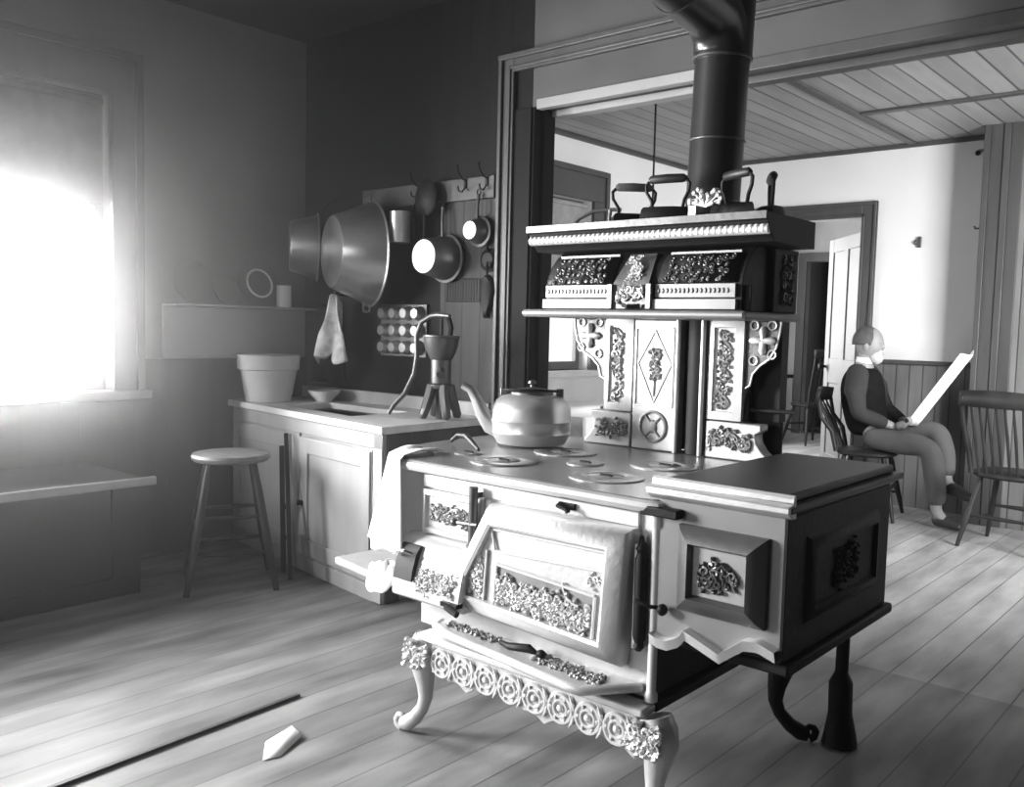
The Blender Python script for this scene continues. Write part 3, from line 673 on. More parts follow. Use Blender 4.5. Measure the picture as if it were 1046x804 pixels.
    for x0,x1,sd in ((-1.872,-1.62,91),(-1.455,-1.205,93)):
        mb = MB()
        mb.grid(lambda a,b: (x0+(x1-x0)*a, cy_(1.338+.085*b)-.006, 1.338+.085*b), 1, 6)
        rd = mb.build('roll_door', M['castdark'], bx_, solid=.006)
        m2 = MB(); nn = 10
        rnd = random.Random(sd)
        for i in range(nn):
            for j in range(4):
                zc = 1.348+.021*j+rnd.uniform(-.006,.006); xc = x0+.018+(x1-x0-.036)*(i+.5+.4*(j%2)+rnd.uniform(-.3,.3))/(nn+.6); a0 = rnd.uniform(0,6); sg = rnd.choice((-1,1)); pts = []; rq = rnd.uniform(.006,.014)
                for k in range(11):
                    t = k/10; a = a0+sg*t*7; q = rq*(1-.8*t); zz = min(1.44,max(1.262,zc+q*math.sin(a))); pts.append((xc+q*math.cos(a), cy_(zz)-.011, zz))
                m2.tube(pts, .0026, k=5); m2.ball(pts[-1], .0045, k=6, m=4)
        m2.build('scrollwork', M['castmid'], rd)
        mb = MB(); mb.beam((x0+.01,cy_(1.428)-.008,1.428),(x1-.01,cy_(1.428)-.008,1.428),.003,.004); mb.build('top_bead', M['castfront'], rd)
        mb = MB(); mb.box(x0-.004,x1+.004,2.313,2.325,1.296,1.334); mb.box(x0-.01,x1+.01,2.305,2.325,1.262,1.290)
        for k in range(int((x1-x0)/.014)): mb.ball((x0+.008+k*.014,2.312,1.315), .0045,.003,.008,6,4)
        mb.build('nickel_strip', M['castfront'], bx_, angle=35)
    mb = MB()
    mb.add([(x, cy_(z)-dy, z) for x,z,dy in ((-1.615,1.262,.02),(-1.47,1.262,.02),(-1.478,1.34,.02),(-1.49,1.43,.02),(-1.585,1.43,.02),(-1.605,1.34,.02),(-1.615,1.262,0),(-1.47,1.262,0),(-1.478,1.34,0),(-1.49,1.43,0),(-1.585,1.43,0),(-1.605,1.34,0))],
           [(0,1,2,5),(5,2,3,4),(6,11,8,7),(11,10,9,8),(0,6,7,1),(1,7,8,2),(2,8,9,3),(3,9,10,4),(4,10,11,5),(5,11,6,0)])
    shd = mb.build('center_shield', M['castmid'], bx_)
    m2 = MB(); scroll(m2, (-1.588,2.303,1.275),(1,0,0),(0,0,1),(0,-1,0),.095,.06,.032,.004,97); scroll(m2, (-1.578,2.311,1.335),(1,0,0),(0,.3,.95),(0,-1,.3),.08,.09,.03,.0036,98); m2.build('scrollwork', M['iron'], shd)
    for x_ in (-1.612,-1.473): MB().beam((x_,2.300,1.262),(x_,2.300,1.335),.006,.008,up=(1,0,0)).build('side_strip', M['castfront'], shd)
    mb = MB(); mb.tube([(-1.56,2.296,1.272),(-1.53,2.275,1.266),(-1.50,2.296,1.270)], .007, k=8); mb.build('closet_handle', M['castdark'], shd)
    # nickel lip of the closet shelf
    mb = MB(); mb.tube([(-1.938,2.60,1.245),(-1.938,2.285,1.245),(-1.157,2.285,1.245)], .0125, k=10); mb.build('shelf_lip', M['castfront'], wc)
    done(); return T
STOVE = stove()

# stovepipe
T = thing('stovepipe', 'black sheet metal stovepipe rising from the hood of the range and elbowing forward', 'stovepipe', (-1.42, 2.56, 1.5245))
px, py, pr = -1.42, 2.56, .083
mb = MB(); mb.lathe([(pr+.02,1.525),(pr+.02,1.532),(pr+.006,1.545),(pr,1.56),(pr,2.03),(pr+.006,2.035),(pr+.006,CZ-.12)], (px,py,0), k=32)
mb.build('lower_pipe', M['pipe'], T)
for z in (1.60, 1.785):
    MB().tube(ring_pts((px,py,z),pr+.001,'z',32), .0035, k=6, closed=True).build('pipe_seam', M['castmid'], T)
mb = MB(); el = []
for i in range(9):
    a = PI/2*i/8; el.append((px, py-.12*(1-math.cos(a)), 2.03+.13*math.sin(a)))
el.append((px, py-.28, 2.18)); mb.tube(el, [pr+.004]*len(el), k=32); mb.build('elbow', M['pipe'], T)
mb = MB(); mb.tube([(px,py-.26,2.177),(px-.03,1.2,2.36),(px-.10,.1,2.60)], pr, k=32); mb.build('upper_pipe', M['pipe'], T)
mb = MB(); mb.tube(ring_pts((px,py,2.03),pr+.005,'z',32), .005, k=6, closed=True); mb.build('collar', M['castmid'], T); T.rotation_euler = (0, math.radians(1.8), 0)
done()

# flat irons on the hood
def flatiron(loc, rz, label, handle_mat, upright=False):
    T = thing('flat_iron', label, 'iron', loc, 'sad irons on top of the warming hood'); base((0,0,0))
    ol = [(-.07,-.042),(-.02,-.045),(.04,-.034),(.085,0),(.04,.034),(-.02,.045),(-.07,.042)]
    mb = MB(); n = len(ol); sc = [(1,0.001),(1,.012),(.94,.035),(.86,.042)]
    mb.raised([[(a*s,b*s) for a,b in ol] for s,z in sc],'z',[z for s,z in sc]); mb.build('sole', M['castdark'], T)
    MB().tube([(-.045,0,.04),(-.05,0,.065),(-.066,0,.09),(-.068,0,.112),(-.055,0,.125)], .0055, k=8).build('handle_arm', M['castdark'], T); MB().tube([(.05,0,.04),(.055,0,.065),(.068,0,.09),(.070,0,.112),(.058,0,.125)], .0055, k=8).build('handle_arm', M['castdark'], T)
    mb = MB(); mb.tube([(-.058,0,.126),(-.05,0,.128),(0,0,.129),(.05,0,.128),(.06,0,.126)], [.008,.013,.014,.013,.008], k=12); mb.build('grip', handle_mat, T)
    T.rotation_euler = (0,0,rz); done(); return T
flatiron((-1.655,2.475,1.525), math.radians(41), 'flat iron with wooden grip, left of the others on the hood', M['wood'])
flatiron((-1.475,2.385,1.525), math.radians(10), 'black flat iron touching the left side of the stovepipe', M['darkwood'])
flatiron((-1.265,2.42,1.525), math.radians(-25), 'black flat iron just right of the stovepipe on the hood', M['darkwood'])
flatiron((-1.215,2.54,1.525), math.radians(-60), 'black flat iron turned end on at the right rear corner of the hood', M['darkwood'])
base((-1.80,2.50,1.525)); mb = MB()
mb.tube([(-1.90,2.46,1.531),(-1.87,2.47,1.565),(-1.82,2.48,1.588),(-1.76,2.49,1.592),(-1.72,2.50,1.590)], [.006,.006,.006,.006,.007], k=8); mb.tube([(-1.90,2.46,1.531),(-1.84,2.47,1.531),(-1.76,2.49,1.531)], .006, k=8); mb.tube([(-1.76,2.49,1.531),(-1.755,2.49,1.592)], .006, k=8)
tag(mb.build('trivet', M['castmid']), 'low curved iron trivet at the left end of the hood top', 'trivet')
base((-1.315,2.335,1.525)); mb = MB()
rnd = random.Random(5)
mb.box(-1.372,-1.348,2.352,2.3358,1.525,1.56)
for k in range(26):
    a = rnd.uniform(.1,PI-.1); r = rnd.uniform(.02,.05); p = Vector((-1.315+r*math.cos(a)*1.1, 2.335+rnd.uniform(-.01,.01), 1.56+r*math.sin(a)))
    mb.tube([(-1.315,2.335,1.555), p], [.004,.002], k=5); mb.ball(p, .008,.005,.008,6,4)
tag(mb.build('match_holder', M['nickelw']), 'small fan shaped ornate metal holder in front of the stovepipe', 'ornament')
done()

# kettle on the cooktop
def kettle():
    c = Vector((-1.905,2.29,.8145))
    T = thing('kettle', 'wide low metal tea kettle with long curved spout on the range top', 'kettle', c); base((0,0,0))
    mb = MB(); mb.lathe([(.095,.001),(.112,.004),(.122,.02),(.128,.035),(.131,.04),(.128,.045),(.131,.075),(.134,.08),(.131,.085),(.128,.12),(.118,.142),(.098,.158),(.07,.165),(.055,.166)], k=48)
    mb.build('kettle_body', M['kettlemetal'], T)
    mb = MB(); mb.lathe([(.07,.165),(.07,.172),(.055,.180),(.02,.186),(.006,.188),(.006,.196),(.014,.20),(.012,.208),(.003,.212)], k=32); mb.build('lid', M['tindull'], T)
    d = Vector((-.80,-.60,0))
    mb = MB(); sp = [d*.10+Vector((0,0,.05)), d*.135+Vector((0,0,.06)), d*.165+Vector((0,0,.10)), d*.185+Vector((0,0,.145)), d*.205+Vector((0,0,.175)), d*.232+Vector((0,0,.188))]
    mb.tube(sp, [.038,.032,.024,.018,.014,.012], k=14); mb.build('spout', M['kettlemetal'], T)
    p = Vector((-d.y,d.x,0)); mb = MB()
    for s in (1,-1): mb.obox(d*(.092*s)+Vector((0,0,.168)), d,p,(0,0,1), .012,.008,.016)
    mb.build('handle_ear', M['tindull'], T, bevel=.003)
    mb = MB(); pts = [d*.092*math.cos(a)+p*(.085*math.sin(a))+Vector((0,0,.176+.006*math.sin(a))) for a in [PI*k/14 for k in range(15)]]
    mb.tube(pts, .0045, k=8); hb = mb.build('bail_handle', M['castdark'], T)
    T.rotation_euler = (0,0,0); done()
kettle()
# lid lifter lying on cooktop, small bowl-like cloth heap
base((-1.97,2.04,.811)); mb = MB(); mb.tube([(-2.085,2.10,.821),(-2.04,2.085,.845),(-1.98,2.06,.850),(-1.92,2.03,.835),(-1.87,2.00,.823)], [.006,.008,.009,.008,.005], k=8)
tag(mb.build('lid_lifter', M['castdark']), 'black curved stove lid lifter lying on the range beside the kettle spout', 'lifter'); done()

def cloth_grid(name, fn, nu, nv, m, label, cat, loc, solid=.003):
    base(loc); mb = MB(); mb.grid(fn, nu, nv); o = mb.build(name, m, solid=solid, angle=180); tag(o, label, cat); done(); return o
# towel hung over the left end of the range
def tw(u, v):
    # u runs across, v from the cooktop over the rounded edge and down
    if v < .25:
        t = v/.25; x = -1.955-.11*u; y = 1.93-(.165-.075*u)*t; z = .8155+.006*math.sin(u*9)*(1-t)+.008*math.sin(PI*t)
    else:
        t = (v-.25)/.75; x = -1.935-.13*u-(u-.35)*.10*t; y = 1.742+.075*u*(1-t*.4)-.016*math.sin(u*11+.5)*t-.012*t; z = .815-.265*t-.025*math.sin(u*3)*t
    return (x, y, z)
cloth_grid('dish_towel', tw, 40, 30, M['cloth'], 'white dish towel draped over the left end of the range', 'towel', (-1.96,1.86,.81))
def rg(u, v):
    a = u*2*PI; r = v; h = .03*(1-r**2)+.009*math.sin(a*3+r*5)+.006*math.sin(a*7)
    x = -2.065+.085*r*math.cos(a)*(1+.15*math.sin(3*a)); y = 1.815+.055*r*math.sin(a)
    return (x, y, .4365+max(0,h)-max(0,1.80-y)*1.3)
cloth_grid('cleaning_rag', rg, 36, 8, M['cloth'], 'crumpled white rag lying on the front of the range side shelf', 'cloth', (-2.065,1.82,.4325), .004)

# ================================================================== SINK CABINET
def cabinet():
    T = thing('sink_cabinet', 'pale painted sink cabinet with panelled door standing in the corner', 'cabinet', (-3.6,2.85,0))
    fr = Vector((-2.894,2.515,0)); fl = Vector((-4.375,2.715,0)); d = (fl-fr).normalized(); n = Vector((-d.y,d.x,0))  # n points to the front
    if n.y > 0: n = -n
    mb = MB(); mb.prism([(-2.894,2.515),(-2.894,3.16),(-4.375,3.16),(-4.375,2.715)],'z',0.001,.735); b = mb.build('carcass', M['cabinet'], T, bevel=.003)
    def face(mb, a0, a1, z0, z1, o0, o1):
        c = fr+d*((a0+a1)/2)+n*((o0+o1)/2)+Vector((0,0,(z0+z1)/2)); mb.obox(c, d, n, (0,0,1), (a1-a0)/2, (o1-o0)/2, (z1-z0)/2)
    mb = MB(); face(mb,0,.07,.002,.73,.001,.012); face(mb,0,1.46,.665,.73,.001,.012); face(mb,.07,1.46,.002,.07,.001,.012); face(mb,.72,.80,.07,.665,.001,.012); mb.build('face_frame', M['cabinet'], T, bevel=.003)
    mb = MB(); face(mb,.08,.71,.08,.655,.001,.010)
    dr = mb.build('door', M['cabinet'], T, bevel=.002)
    mb = MB(); face(mb,.085,.16,.085,.65,.010,.020); face(mb,.63,.705,.085,.65,.010,.020); face(mb,.16,.63,.085,.16,.010,.020); face(mb,.16,.63,.575,.65,.010,.020); mb.build('door_frame', M['cabinet'], dr, bevel=.003)
    mb = MB(); face(mb,.81,1.45,.08,.655,.001,.010); d2 = mb.build('door', M['cabinet'], T, bevel=.002)
    mb = MB(); face(mb,.815,.89,.085,.65,.010,.020); face(mb,1.37,1.445,.085,.65,.010,.020); face(mb,.89,1.37,.085,.16,.010,.020); face(mb,.89,1.37,.575,.65,.010,.020); mb.build('door_frame', M['cabinet'], d2, bevel=.003)
    mb = MB(); face(mb,.665,.705,.322,.345,.02,.032); p = fr+d*.68+n*.035+Vector((0,0,.333)); mb.ball(p,.011); mb.build('door_latch', M['castdark'], dr)
    # right side recessed panel
    mb = MB(); mb.box(-2.893,-2.882,2.525,2.60,.002,.73); mb.box(-2.893,-2.882,3.09,3.155,.002,.73); mb.box(-2.893,-2.882,2.60,3.09,.65,.73); mb.build('side_frame', M['midwood'], T, bevel=.002)
    # worktop as a frame round the sink hollow
    z0, z1 = .736, .768
    A = [(-2.865,2.475),(-2.865,3.165),(-4.377,3.165),(-4.377,2.685)]
    H = [(-3.30,2.66),(-3.30,3.02),(-3.92,3.02),(-3.92,2.74)]
    mb = MB(); vs = []
    for z in (z0,z1):
        vs += [(x,y,z) for x,y in A]+[(x,y,z) for x,y in H]
    fs = []
    for i in range(4):
        j = (i+1)%4
        fs += [(i,j,4+j,4+i),(8+i,8+j,12+j,12+i),(i,j,8+j,8+i),(4+i,4+j,12+j,12+i)]
    mb.add(vs, fs); top = mb.build('worktop', M['counter'], T, bevel=.004)
    mb = MB()
    inn = [(x*1.0,y) for x,y in H]
    mb.raised([H,H,[(-3.34,2.69),(-3.34,2.99),(-3.88,2.99),(-3.88,2.77)]],'z',[.7365,.737,.7365]);
    mb.build('sink_bottom', M['castmid'], top)
    mb = MB(); mb.box(-4.375,-2.90,3.165,3.19,.70,.832); mb.build('backsplash', M['cabinet'], T, bevel=.004)
    done()
cabinet()

# bucket in the corner
def lath(name, prof, loc, m, label, cat, k=40, **kw):
    base(loc); mb = MB(); mb.lathe(prof, loc, k=k, **kw); o = mb.build(name, m); tag(o, label, cat); done(); return o
T = thing('wash_bucket', 'large pale round bucket standing on the left end of the sink cabinet', 'bucket', (-4.175,2.805,.769)); base((0,0,0))
mb = MB(); mb.lathe([(.118,.001),(.150,.17),(.152,.17),(.158,.24),(.150,.24),(.142,.17),(.112,.012)], k=40, capt=True); mb.build('bucket_body', M['pulp'], T)
mb = MB(); mb.lathe([(.152,.168),(.160,.172),(.166,.245),(.158,.25),(.151,.245),(.149,.172)], k=40, capb=False, capt=False); mb.build('rim_band', M['pulp'], T); done()
T = thing('wash_bowl', 'small white enamel bowl on the sink edge under the hanging rag', 'bowl', (-3.42,3.06,.769)); 
base((0,0,0)); mb = MB(); mb.lathe([(.04,.001),(.045,.008),(.08,.045),(.088,.06),(.084,.06),(.074,.045),(.04,.014),(.004,.012)], k=32); mb.build('bowl_body', M['enamel'], T); T.location = (-3.98,2.95,.769); done()
bpy.data.objects['wash_bowl'].location = (-3.985,3.03,.769)

# pitcher pump
def pump():
    c = Vector((-2.965,2.91,.769))
    T = thing('pitcher_pump', 'grey cast iron hand pump with flared cup top and splayed feet on the sink cabinet', 'pump', c); base((0,0,0))
    mb = MB(); mb.lathe([(.050,.14),(.056,.15),(.056,.158),(.046,.165),(.046,.27),(.054,.278),(.060,.29),(.075,.33),(.082,.372),(.086,.375),(.086,.382),(.078,.382),(.066,.33),(.03,.28)], k=32, capb=True, capt=True)
    mb.build('pump_cylinder', M['castmid'], T)
    for k in range(4):
        a = PI/4+k*PI/2+.35; u = Vector((math.cos(a),math.sin(a),0))
        m_ = MB(); m_.tube([u*.042+Vector((0,0,.155)), u*.055+Vector((0,0,.10)), u*.072+Vector((0,0,.05)), u*.085+Vector((0,0,.012)), u*.095+Vector((0,0,.006))], [.024,.024,.022,.020,.008], k=8)
        m_.v = [(x,y_,max(z,.001)) for x,y_,z in m_.v]
        m_.build('foot', M['castmid'], T)
    mb = MB(); mb.lathe([(.022,.001),(.022,.145)], k=16); mb.build('suction_pipe', M['castmid'], T)
    mb = MB(); mb.tube([(.0,.05,.36),(.0,.06,.42),(-.01,.05,.47)], .012, k=8); mb.tube([(0,.0,.30),(0,.0,.47)], .007, k=8); mb.build('fulcrum', M['castdark'], T)
    d = Vector((-.80,-.5,0))
    pts = [(.05,0,.47),(-.02,0,.475),(-.07,0,.47),(-.115,-.02,.44),(-.135,-.03,.38),(-.125,-.035,.28),(-.130,-.045,.20),(-.16,-.075,.11),(-.20,-.11,.05),(-.215,-.125,.012)]
    mb = MB(); mb.tube(pts, [.010,.013,.013,.013,.012,.012,.012,.012,.011,.009], k=10); mb.build('pump_handle', M['castmid'], T)
    mb = MB(); mb.tube([(.04,-.04,.22),(.08,-.08,.225),(.10,-.10,.21)], [.02,.018,.02], k=10); mb.build('pump_spout', M['castmid'], T)
    done()
pump()

# ================================================================== HANGING TINWARE ON THE BACK WALL
BW = BY-.001
mb = MB(); base((-3.38,BW,1.85)); mb.box(-3.86,-2.905,BY-.024,BY-.001,1.80,1.905)
RAIL = tag(mb.build('hook_rail', M['midwood'], bevel=.003), 'wooden hook rail across the dark board wall', 'rail')
for x in (-3.42,-3.09,-2.95):
    m_ = MB(); m_.tube([(x,BY-.024,1.89),(x,BY-.05,1.90),(x,BY-.075,1.925),(x,BY-.085,1.95)], .004, k=6); m_.ball((x,BY-.085,1.952),.007,.007,.007,8,6)
    m_.tube([(x,BY-.024,1.865),(x,BY-.05,1.835),(x,BY-.072,1.84),(x,BY-.078,1.86)], .004, k=6); m_.box(x-.008,x+.008,BY-.030,BY-.0245,1.855,1.90)
    m_.build('coat_hook', M['castdark'], RAIL)
done()
def hung_pan(name, x, z, R, r, depth, m, label, cat, bottom=None, handle=None, group='pans hanging on the board wall', y=BY-.004, tilt=0, lip=.012, yaw=0):
    T = thing(name, label, cat, (x,y,z), group); base((0,0,0))
    ax = (0,-1,0)
    mb = MB(); mb.lathe([(R-.004,0.001),(R+lip,0.001),(R+lip,.006),(R,.010),(r,depth-.006),(r-.006,depth),(r*.6,depth),(.001,depth)], (0,0,0), ax, k=48, capb=False)
    b = mb.build('pan_body', m, T)
    if bottom: MB().lathe([(r*.93,depth),(r*.93,depth+.002)], (0,0,0), ax, k=40).build('pan_bottom', bottom, T)
    if handle:
        m_ = MB(); m_.tube([(0,-.02,R*.95),(0,-.02,R+handle*.5),(0,-.012,R+handle)], [.009,.007,.009], k=8); m_.build('pan_handle', m, T)
        MB().tube(ring_pts((0,-.012,R+handle+.012),.012,'y',12), .003, k=6, closed=True).build('hanging_ring', M['castdark'], T)
    T.rotation_euler = (0,tilt,yaw); done(); return T
hung_pan('dish_pan', -4.05, 1.60, .170, .135, .15, M['tindull'], 'round dull metal dish pan hung in the corner, left of the big shiny pan', 'pan', y=BY-.17, yaw=math.radians(-33))
base((0,0,0)); _p = bpy.data.objects['dish_pan']; MB().tube([(.0,.005,.175),(.0,.06,.24),(.06,.15,.28)], .003, k=6).build('hanging_wire', M['castdark'], _p); done()
T = hung_pan('dish_pan', -3.665, 1.555, .262, .185, .21, M['tin'], 'largest shiny dish pan hanging on the board wall', 'pan', y=BY-.125, yaw=math.radians(-20))
base((0,0,0)); m_ = MB()
for s in (1,-1): m_.tube([(-.05,-.02,s*.262),(-.045,-.02,s*.295),(0,-.02,s*.30),(.045,-.02,s*.295),(.05,-.02,s*.262)], .006, k=8)
m_.build('loop_handle', M['tindull'], T); done()
hung_pan('saucepan', -3.21, 1.525, .108, .085, .15, M['tindull'], 'deep grey saucepan hanging below the hook rail, its lit bottom painted white', 'saucepan', M['enamel'], .14, tilt=-.06, y=BY-.03)  # white bottom disc puts the light it catches into the colour
hung_pan('dipper', -2.985, 1.645, .062, .045, .07, M['castmid'], 'small dark dipper with bright round bottom near the door casing', 'dipper', M['enamel'], .11, y=BY-.03)
hung_pan('pot_lid', -2.94, 1.51, .045, .04, .02, M['castdark'], 'small round black lid hanging under the dipper', 'lid', None, .04)
# tin mug
T = thing('tin_mug', 'shiny cylindrical tin mug hanging beside the largest pan', 'mug', (-3.42,3.06,1.60)); base((0,0,0))
MB().lathe([(.052,0),(.055,.005),(.055,.15),(.057,.153),(.052,.153),(.051,.01),(.003,.006)], k=32).build('mug_body', M['tin'], T)
MB().tube([(.0,.055,.13),(.0,.085,.125),(0,.09,.08),(0,.085,.04),(0,.055,.035)], .006, k=8).build('mug_handle', M['tindull'], T); 
MB().tube([(0,.055,.14),(0,.085,.17),(0,.10,.235)], .003, k=6).build('hanging_wire', M['castdark'], T); done()
# skimmer
T = thing('skimmer', 'dark round skimmer with long handle hanging from the rail above the saucepan', 'skimmer', (-3.31,BY-.075,1.80)); base((0,0,0))
MB().lathe([(.072,0),(.077,.004),(.068,.012),(.003,.02)], (0,0,.02), (0,-1,0), k=32, sy=1.15).build('skimmer_bowl', M['castdark'], T)
MB().tube([(0,-.01,-.04),(.005,-.015,-.12),(.0,-.01,-.20)], [.006,.008,.01], k=8).build('skimmer_handle', M['castdark'], T); done()
# grater / leaf-shaped scoop
T = thing('scoop', 'dark leaf shaped scoop hanging low beside the door casing', 'scoop', (-2.925,BY-.03,1.44)); base((0,0,0))
mb = MB(); ol = [(-.012,0),(-.045,-.03),(-.052,-.08),(-.04,-.14),(-.022,-.18),(-.018,-.205),(.018,-.205),(.022,-.18),(.04,-.14),(.052,-.08),(.045,-.03),(.012,0)]
mb.raised([ol,[(a*.9,b*.96-.003) for a,b in ol],[(a*.6,b*.85-.012) for a,b in ol]],'y',[0,-.012,-.022]); mb.build('scoop_blade', M['castdark'], T)
MB().tube([(0,-.008,-.01),(0,-.008,.05),(0,-.004,.06)], .006, k=8).build('scoop_handle', M['castdark'], T); done()
# muffin tin: 4 x 3 cups hanging flat on the wall
T = thing('muffin_tin', 'twelve cup muffin tin hanging on the wall behind the pump handle', 'muffin tin', (-3.53,BY-.010,1.165)); base((0,0,0))
MB().box(-.175,.175,-.006,.0,-.135,.135).build('tin_plate', M['tindull'], T, bevel=.002)
for i in range(4):
    for j in range(3):
        MB().lathe([(.038,0),(.030,.040),(.024,.045),(.002,.045)], (-.128+i*.085,-.006,-.088+j*.088), (0,-1,0), k=20).build('muffin_cup', M['tin'], T)
MB().tube([(-.02,-.004,.135),(0,-.006,.16),(.02,-.004,.135)], .003, k=6).build('hanging_loop', M['castdark'], T); done()
# wire broiler
T = thing('wire_rack', 'flat wire toasting rack hanging below the saucepan', 'rack', (-3.08,BY-.012,1.37)); base((0,0,0)); mb = MB()
mb.tube([(-.14,0,-.055),(.12,0,-.055),(.12,0,.055),(-.14,0,.055)], .003, k=6, closed=True)
for k in range(14): mb.tube([(-.13+k*.018,0,-.05),(-.13+k*.018,0,.055)], .0018, k=5)
mb.build('wires', M['castdark'], T); done()
# lighter panel over the back wall, from the counter up to the hook rail
struct(MB().box(-3.27,-2.89,BY-.0045,BY-.0005,.8335,1.799).build('wall_back_panel', M['lowerboard'])); done()
# hanging rag and dark apron in the corner
def hr(u, v):
    w_ = .02+.085*min(1,v*1.6); a = u*2-1
    return (-3.93+a*w_*1.25+.04*v*a*a-.06*v, 3.07-.035*math.cos(a*5+v*3)-.02, 1.33-.30*v-.05*abs(a)*v+.02*math.sin(a*7))
cloth_grid('hanging_rag', hr, 26, 20, M['rag'], 'stained pale rag hanging in the corner below the pans', 'rag', (-4.02,3.08,1.24), .006)
base((-3.93,BY-.001,1.335)); tag(MB().tube([(-3.93,BY-.001,1.335),(-3.93,BY-.14,1.345),(-3.93,BY-.155,1.36)], .006, k=8).build('wall_peg', M['darkwood']), 'dark peg in the back wall holding up the stained pale rag', 'peg'); done()
def ap_(u, v):
    a = u*2-1; return (-4.12+a*(.10+.08*v), 3.16-.018*math.sin(a*9)*(.4+v), 1.30-.44*v)
cloth_grid('dark_apron', ap_, 26, 14, M['vest'], 'dark cloth hanging against the wall behind the pale rag', 'cloth', (-4.12,3.15,1.1), .006)

# ledge on the left wall with plates and a can
base((-4.4,2.75,1.13)); mb = MB(); mb.box(WX+.0,WX+.02,2.32,3.19,.992,1.262); mb.box(WX+.0,WX+.145,2.32,3.19,1.262,1.275)
struct(mb.build('trim_13', M['ledge'], bevel=.003)); done()
def leaning(name, y, r, m, label, x=WX+.05, ring=False):
    T = thing(name, label, 'plate', (x,y,1.2755)); base((0,0,0)); ax = Vector((.96,0,.28)).normalized(); c = Vector((0,0,r*.965+.004))-ax*.004
    if ring:
        u = Vector((0,1,0)); v = ax.cross(u)
        MB().lathe([(r*.99,0),(r,.004),(r*.7,.008),(.002,.008)], c, ax, k=40).build('plate_body', m, T)
        MB().tube([c+ax*.010+u*(r*.62*math.cos(a))+v*(r*.62*math.sin(a)) for a in [2*PI*k/32 for k in range(32)]], .006, k=8, closed=True).build('bright_ring', M['enamel'], T)
    else: MB().lathe([(r*.5,0),(r*.99,.004),(r,.008),(r*.7,.006),(.002,.006)], c, ax, k=40).build('plate_body', m, T)
    done()
leaning('platter', 2.47, .115, M['paleplate'], 'grey round platter leaning at the window end of the wall ledge')
leaning('platter', 2.66, .075, M['paleplate'], 'smallest grey plate leaning on the wall ledge', x=WX+.055)
leaning('platter', 2.86, .125, M['paleplate'], 'grey plate with bright inner ring leaning behind the tin can', x=WX+.05, ring=True)
lath('tin_can', [(.040,0.0005),(.040,.118),(.042,.12),(.038,.12),(.037,.01),(.002,.01)], (WX+.1,2.93,1.2755), M['enamel'], 'bright tin can standing on the wall ledge', 'can')
bpy.data.objects['tin_can'].location = (WX+.103,2.985,1.2755)

# ================================================================== STOOL
def stool():
    c = Vector((-3.615,2.235,0)); T = thing('stool', 'worn round topped wooden stool with splayed legs standing by the sink cabinet', 'stool', c); base((0,0,0))
    mb = MB(); mb.lathe([(.10,.565),(.160,.568),(.170,.577),(.173,.588),(.167,.60),(.145,.604),(.002,.602)], k=40); mb.build('seat', M['wood'], T)
    ft = [(.06,-.255),(.23,.085),(-.085,.255),(-.255,-.085)]
    a0 = 0
    legs = []
    for fx,fy in ft:
        X = fx*math.cos(a0)-fy*math.sin(a0); Y = fx*math.sin(a0)+fy*math.cos(a0); t = Vector((X*.50,Y*.50,.567)); b = Vector((X,Y,.002)); legs.append((t,b))
        MB().tube([b, b.lerp(t,.4), b.lerp(t,.8), t], [.013,.018,.016,.013], k=12).build('leg', M['stoolwood'], T)
    for i in range(4):
        t0,b0 = legs[i]; t1,b1 = legs[(i+1)%4]
        for f in ((.30,.58) if i%2 == 0 else (.22,.48)):
            MB().tube([b0.lerp(t0,f), (b0.lerp(t0,f)+b1.lerp(t1,f))/2, b1.lerp(t1,f)], [.007,.011,.007], k=8).build('stretcher', M['stoolwood'], T)
    done()
stool()
# folding rack leaning on cabinet
T = thing('folding_rack', 'narrow dark wooden rack leaning against the sink cabinet behind the stool', 'rack', (-3.60,2.52,0))
p0 = Vector((-3.47,2.455,.002)); p1 = Vector((-3.68,2.572,.665)); q0 = Vector((-3.59,2.50,.002)); q1 = Vector((-3.715,2.572,.60))
MB().beam(p0,p0.lerp(p1,.99),.010,.008).build('upright', M['darkwood'], T, bevel=.002)
MB().beam(q0,q0.lerp(q1,.99),.012,.008).build('upright', M['darkwood'], T, bevel=.002)
for f in (.30,.52): MB().tube([p0.lerp(p1,f), p0.lerp(p1,f).lerp(q0.lerp(q1,f),.5)-Vector((0,0,.02)), q0.lerp(q1,f)], .007, k=8).build('rung', M['darkwood'], T)
done()

# bench / wood box under the window
T = thing('wood_box', 'long dark wooden box bench with pale front edge under the bright window', 'bench', (-4.0,1.0,0))
MB().box(-4.375,-3.76,-.6,1.88,.002,.475).build('box_body', M['blackwood'], T, bevel=.004)
MB().box(-4.375,-3.735,-.64,1.92,.476,.500).build('box_lid', M['blackwood'], T, bevel=.004)
MB().box(-3.734,-3.715,-.64,1.935,.476,.514).build('lid_edge', M['cabinet'], T, bevel=.006)  # pale strip along the front of the black lid
MB().box(-3.759,-3.745,-.55,1.83,.03,.09).build('kick_board', M['blackwood'], T, bevel=.003); 
for y in (1.75,.9,.1): MB().box(-3.759,-3.74,y,y+.07,.09,.474).build('stile', M['blackwood'], T, bevel=.003)
done()

